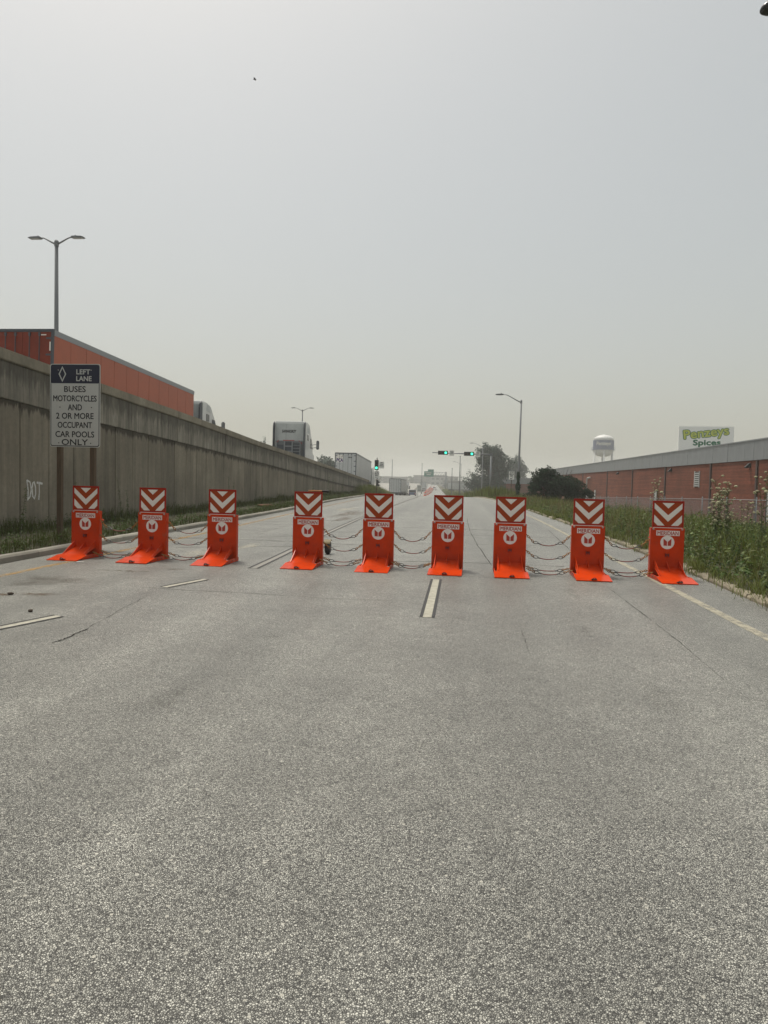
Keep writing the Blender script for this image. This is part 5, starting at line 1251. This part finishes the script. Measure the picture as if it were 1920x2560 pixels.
# traffic barrels
bb = MB(); bb.lathe([(.30, 0), (.30, .06), (.27, .08), (.25, .32)]); bm0 = bb.mesh('barrel_body', M['barrel'], True)
b1 = MB(); b1.lathe([(.252, .32), (.245, .48)]); bm1 = b1.mesh('white_band', M['white_sheet'], True)
b2 = MB(); b2.lathe([(.245, .48), (.235, .64)]); bm2 = b2.mesh('orange_band', M['barrel'], True)
b3 = MB(); b3.lathe([(.235, .64), (.225, .80)]); bm3 = b3.mesh('white_band', M['white_sheet'], True)
b4 = MB(); b4.lathe([(.225, .80), (.21, .96), (.10, 1.0)]); bm4 = b4.mesh('barrel_top', M['barrel'], True)
for k in range(22):
    yy = 216+k*8.5; x = -11.4-.030*(yy-216)+(.9 if k % 2 else -.5)*min(1, k/6)
    t = thing('traffic_barrel', (x, yy, far_z(yy)+.01), 'orange and white traffic barrel beyond the crest, %s from the near end' % ORDS[k], 'traffic barrel', 'traffic barrels beyond the crest'); t.scale = (1.35, 1.35, 1.15)
    for nm, me in (('barrel_body', bm0), ('white_band', bm1), ('orange_band', bm2), ('white_band', bm3), ('barrel_top', bm4)): link(nm, me, t)
# portable white work sign
t = thing('work_sign', (-12.6, 208, far_z(208)), 'white upright road sign panel beside the blue pickup', 'sign')
b = MB(); b.box2((-.7, 0, 1.3), (.7, .05, 3.4)); pn = b.build('sign_panel', M['sign_white'], t)
for sx in (-.5, .5):
    b = MB(); b.box2((sx-.05, .05, -.2), (sx+.05, .12, 3.3)); b.build('post', M['galv'], t)
for zz in (1.7, 2.1, 2.5, 2.9):
    b = MB(); b.box2((-.45, -.01, zz), (.45, -.003, zz+.14)); b.build('legend_bar', M['sign_black'], pn)
# gantry with green signs
gt = thing('sign_gantry', (-8.15, 350, -4.6), 'overhead truss gantry with green highway signs in the haze', 'sign gantry'); gt.scale = (1.336,)*3
zb = 5.15-far_z(262)
b = MB(); b.tube([(0, 0, -.4), (0, 0, zb+.2)], .34, 12); b.build('post', M['galv'], gt, smooth=True)
b = MB()
for z_ in (zb-1.15, zb):
    for yo in (-.4, .4): b.tube([(.3, yo, z_), (-7.8, yo, z_)], .085, 6)
for k in range(8):
    x0 = .2-k*1.0
    for yo in (-.4, .4): b.tube([(x0, yo, zb-1.15), (x0-.5, yo, zb), (x0-1.0, yo, zb-1.15)], .05, 5)
b.build('truss', M['galv'], gt)
b = MB(); b.box2((-8.1, -.62, zb-1.75), (-4.5, -.54, zb+.25)); gs = b.build('green_sign', M['green_sign'], gt)
b = MB(); b.box2((-6.7, -.62, zb+.27), (-4.5, -.54, zb+1.0)); b.build('exit_tab', M['green_sign'], gt)
for z_, x0, x1 in ((zb-.45, -7.7, -5.4), (zb-1.1, -7.2, -5.6)):
    b = MB(); b.box2((x0, -.64, z_), (x1, -.625, z_+.28)); b.build('legend_bar', M['sign_white'], gs)
# far poles
for k, (r_, y_, zt, lab) in enumerate([(-.1005, 230, 8.4, 'thin hazy pole above the far grey trailer'), (-.0575, 260, 8.2, 'thin hazy pole left of the gantry signs'), (-.0145, 200, 5.4, 'thin dark pole between the gantry and the lamps'), (-.0035, 170, 7.8, 'slim hazy pole next to the small hazy lamp')]):
    t = thing('utility_pole', (r_*y_, y_, far_z(y_)), lab, 'pole', 'thin poles in the haze')
    b = MB(); b.tube([(0, 0, -.3), (0, 0, zt-far_z(y_))], [.13, .09], 8); b.build('shaft', M['lampgrey'], t, smooth=True)
    b = MB(); b.lathe([(.16, zt-far_z(y_)), (.16, zt-far_z(y_)+.1), (.02, zt-far_z(y_)+.2)], n=8); b.build('cap', M['lampgrey'], t)
# far buildings
def building(loc, w, d, h, m, label, rows_=2, cols=6):
    t = thing('far_building', loc, label, 'building', 'hazy buildings on the horizon')
    b = MB(); b.box2((-w/2, 0, -4), (w/2, d, h)); b.build('wall', M[m], t)
    b = MB(); b.box2((-w/2-.3, -.3, h), (w/2+.3, d+.3, h+.6)); b.build('roof', M['roof'], t)
    for i in range(rows_):
        for j in range(cols):
            x = -w/2+w*(j+.5)/cols; z = h*(i+.55)/rows_
            q = MB(); q.box2((x-w/cols*.3, -.08, z-h/rows_*.2), (x+w/cols*.3, -.005, z+h/rows_*.2)); q.build('window', M['far_window'], t)
    return t
building((-28, 620, -1), 30, 30, 7.5, 'bldg_far', 'hazy stepped building block behind the gantry post', 3, 6)
building((-14, 560, -1.5), 22, 20, 7.0, 'bldg_far2', 'pale hazy building just left of the gantry post', 2, 6)
building((-58, 600, -1), 20, 20, 5.6, 'bldg_far', 'dark hazy building above the far trucks', 2, 5)
building((-84, 680, 0), 26, 20, 5.2, 'bldg_far2', 'faint pale building at the left of the horizon', 2, 6)
building((10, 480, -3), 46, 25, 5.0, 'bldg_far', 'hazy long building behind the poles right of the gantry', 1, 9)
for k, (x, y_, h_, rx) in enumerate([(-95, 520, 8, 9), (-70, 560, 7, 8), (-45, 640, 7, 9), (20, 380, 6.5, 6), (34, 420, 7, 7), (12, 330, 6, 5)]):
    tree('deciduous_tree', (x, y_, far_z(y_)-1), h_, rx, 5, 2200, .8, ['hazy tree mass far left on the horizon', 'hazy tree behind the far trailers', 'faint tree near the far stepped building', 'hazy tree behind the large dark tree', 'faint tree right of the large dark tree', 'hazy low tree left of the brick warehouse'][k], M['leaf_tree'], lobes=10, seed=50+k, group='hazy trees on the horizon')

# ------------------------------------------------------------------ small things
def rock(loc, s, label, cat='stone', m='rock'):
    bm = bmesh.new(); bmesh.ops.create_icosphere(bm, subdivisions=2, radius=1)
    rg = random.Random(int(loc[0]*1000))
    for v_ in bm.verts:
        k = 1+rg.uniform(-.22, .22); v_.co = Vector((v_.co.x*s[0]*k, v_.co.y*s[1]*k, v_.co.z*s[2]*k))
    me = bpy.data.meshes.new('stone'); bm.to_mesh(me); bm.free(); me.materials.append(M[m]); o = link('loose_stone' if cat == 'stone' else 'debris_lump', me); o.location = loc
    return tag(o, label, cat)
rock((-4.72, 7.19, .016), (.026, .024, .02), 'small dark lump of dirt left of the near lane dash')
rock((-5.62, 8.15, .015), (.04, .03, .02), 'dirt clod at the left frame edge on the road')
rock((-9.55, 33.2, .2), (.42, .3, .07), 'reddish brown rubble lying in the grass strip before the wall', 'rubble', 'rubble')
gl = MB(); gl.prism([(-.045, 0), (0, .03), (.03, .012), (.09, .022), (.1, -.01), (.02, -.012), (0, -.03)], .006, .011, 'z'); o = gl.build('litter_scrap', M['white_print']); o.location = (-6.62, 11.45, 0); tag(o, 'white scrap of litter at the foot of the leftmost barrier', 'litter')
bd_ = thing('bird', (-7.82, 25, 15.85), 'tiny dark bird flying high in the sky', 'bird'); bd_.scale = (.62, .62, .55)
b = MB(); b.tube([(-.10, 0, 0), (-.05, 0, .005), (.03, 0, .008), (.08, 0, .01), (.11, 0, .006)], [.005, .024, .026, .016, .003], 8); b.build('body', M['bird'], bd_, smooth=True)
for sy in (-1, 1):
    b = MB(); b.add([(-.03, sy*.01, .01), (.05, sy*.01, .012), (.05, sy*.10, .045), (-.01, sy*.18, .03), (-.04, sy*.09, .04), (-.03, sy*.01, .006), (.05, sy*.01, .008), (.05, sy*.10, .041), (-.01, sy*.18, .028), (-.04, sy*.09, .036)],
                   [(0, 1, 2, 4), (4, 2, 3), (5, 9, 7, 6), (9, 8, 7), (0, 5, 6, 1), (1, 6, 7, 2), (2, 7, 8, 3), (3, 8, 9, 4), (4, 9, 5, 0)]); b.build('wing', M['bird'], bd_)

# ------------------------------------------------------------------ haze
hz = MB(); hz.box2((-1600, -60, -8), (1600, 2000, 37)); ho = hz.build('haze', bpy.data.materials.new('haze_air'), None)
tag(ho, 'pale smoky haze filling the air', None, None, 'stuff')
hm = ho.data.materials[0]; hm.use_nodes = True; n, l = nodes_of(hm); n.clear()
pv = n.new('ShaderNodeVolumePrincipled'); pv.inputs['Color'].default_value = (.97, .975, .945, 1); pv.inputs['Density'].default_value = .00078; pv.inputs['Anisotropy'].default_value = 0.25
mo = n.new('ShaderNodeOutputMaterial'); l.new(pv.outputs[0], mo.inputs['Volume'])
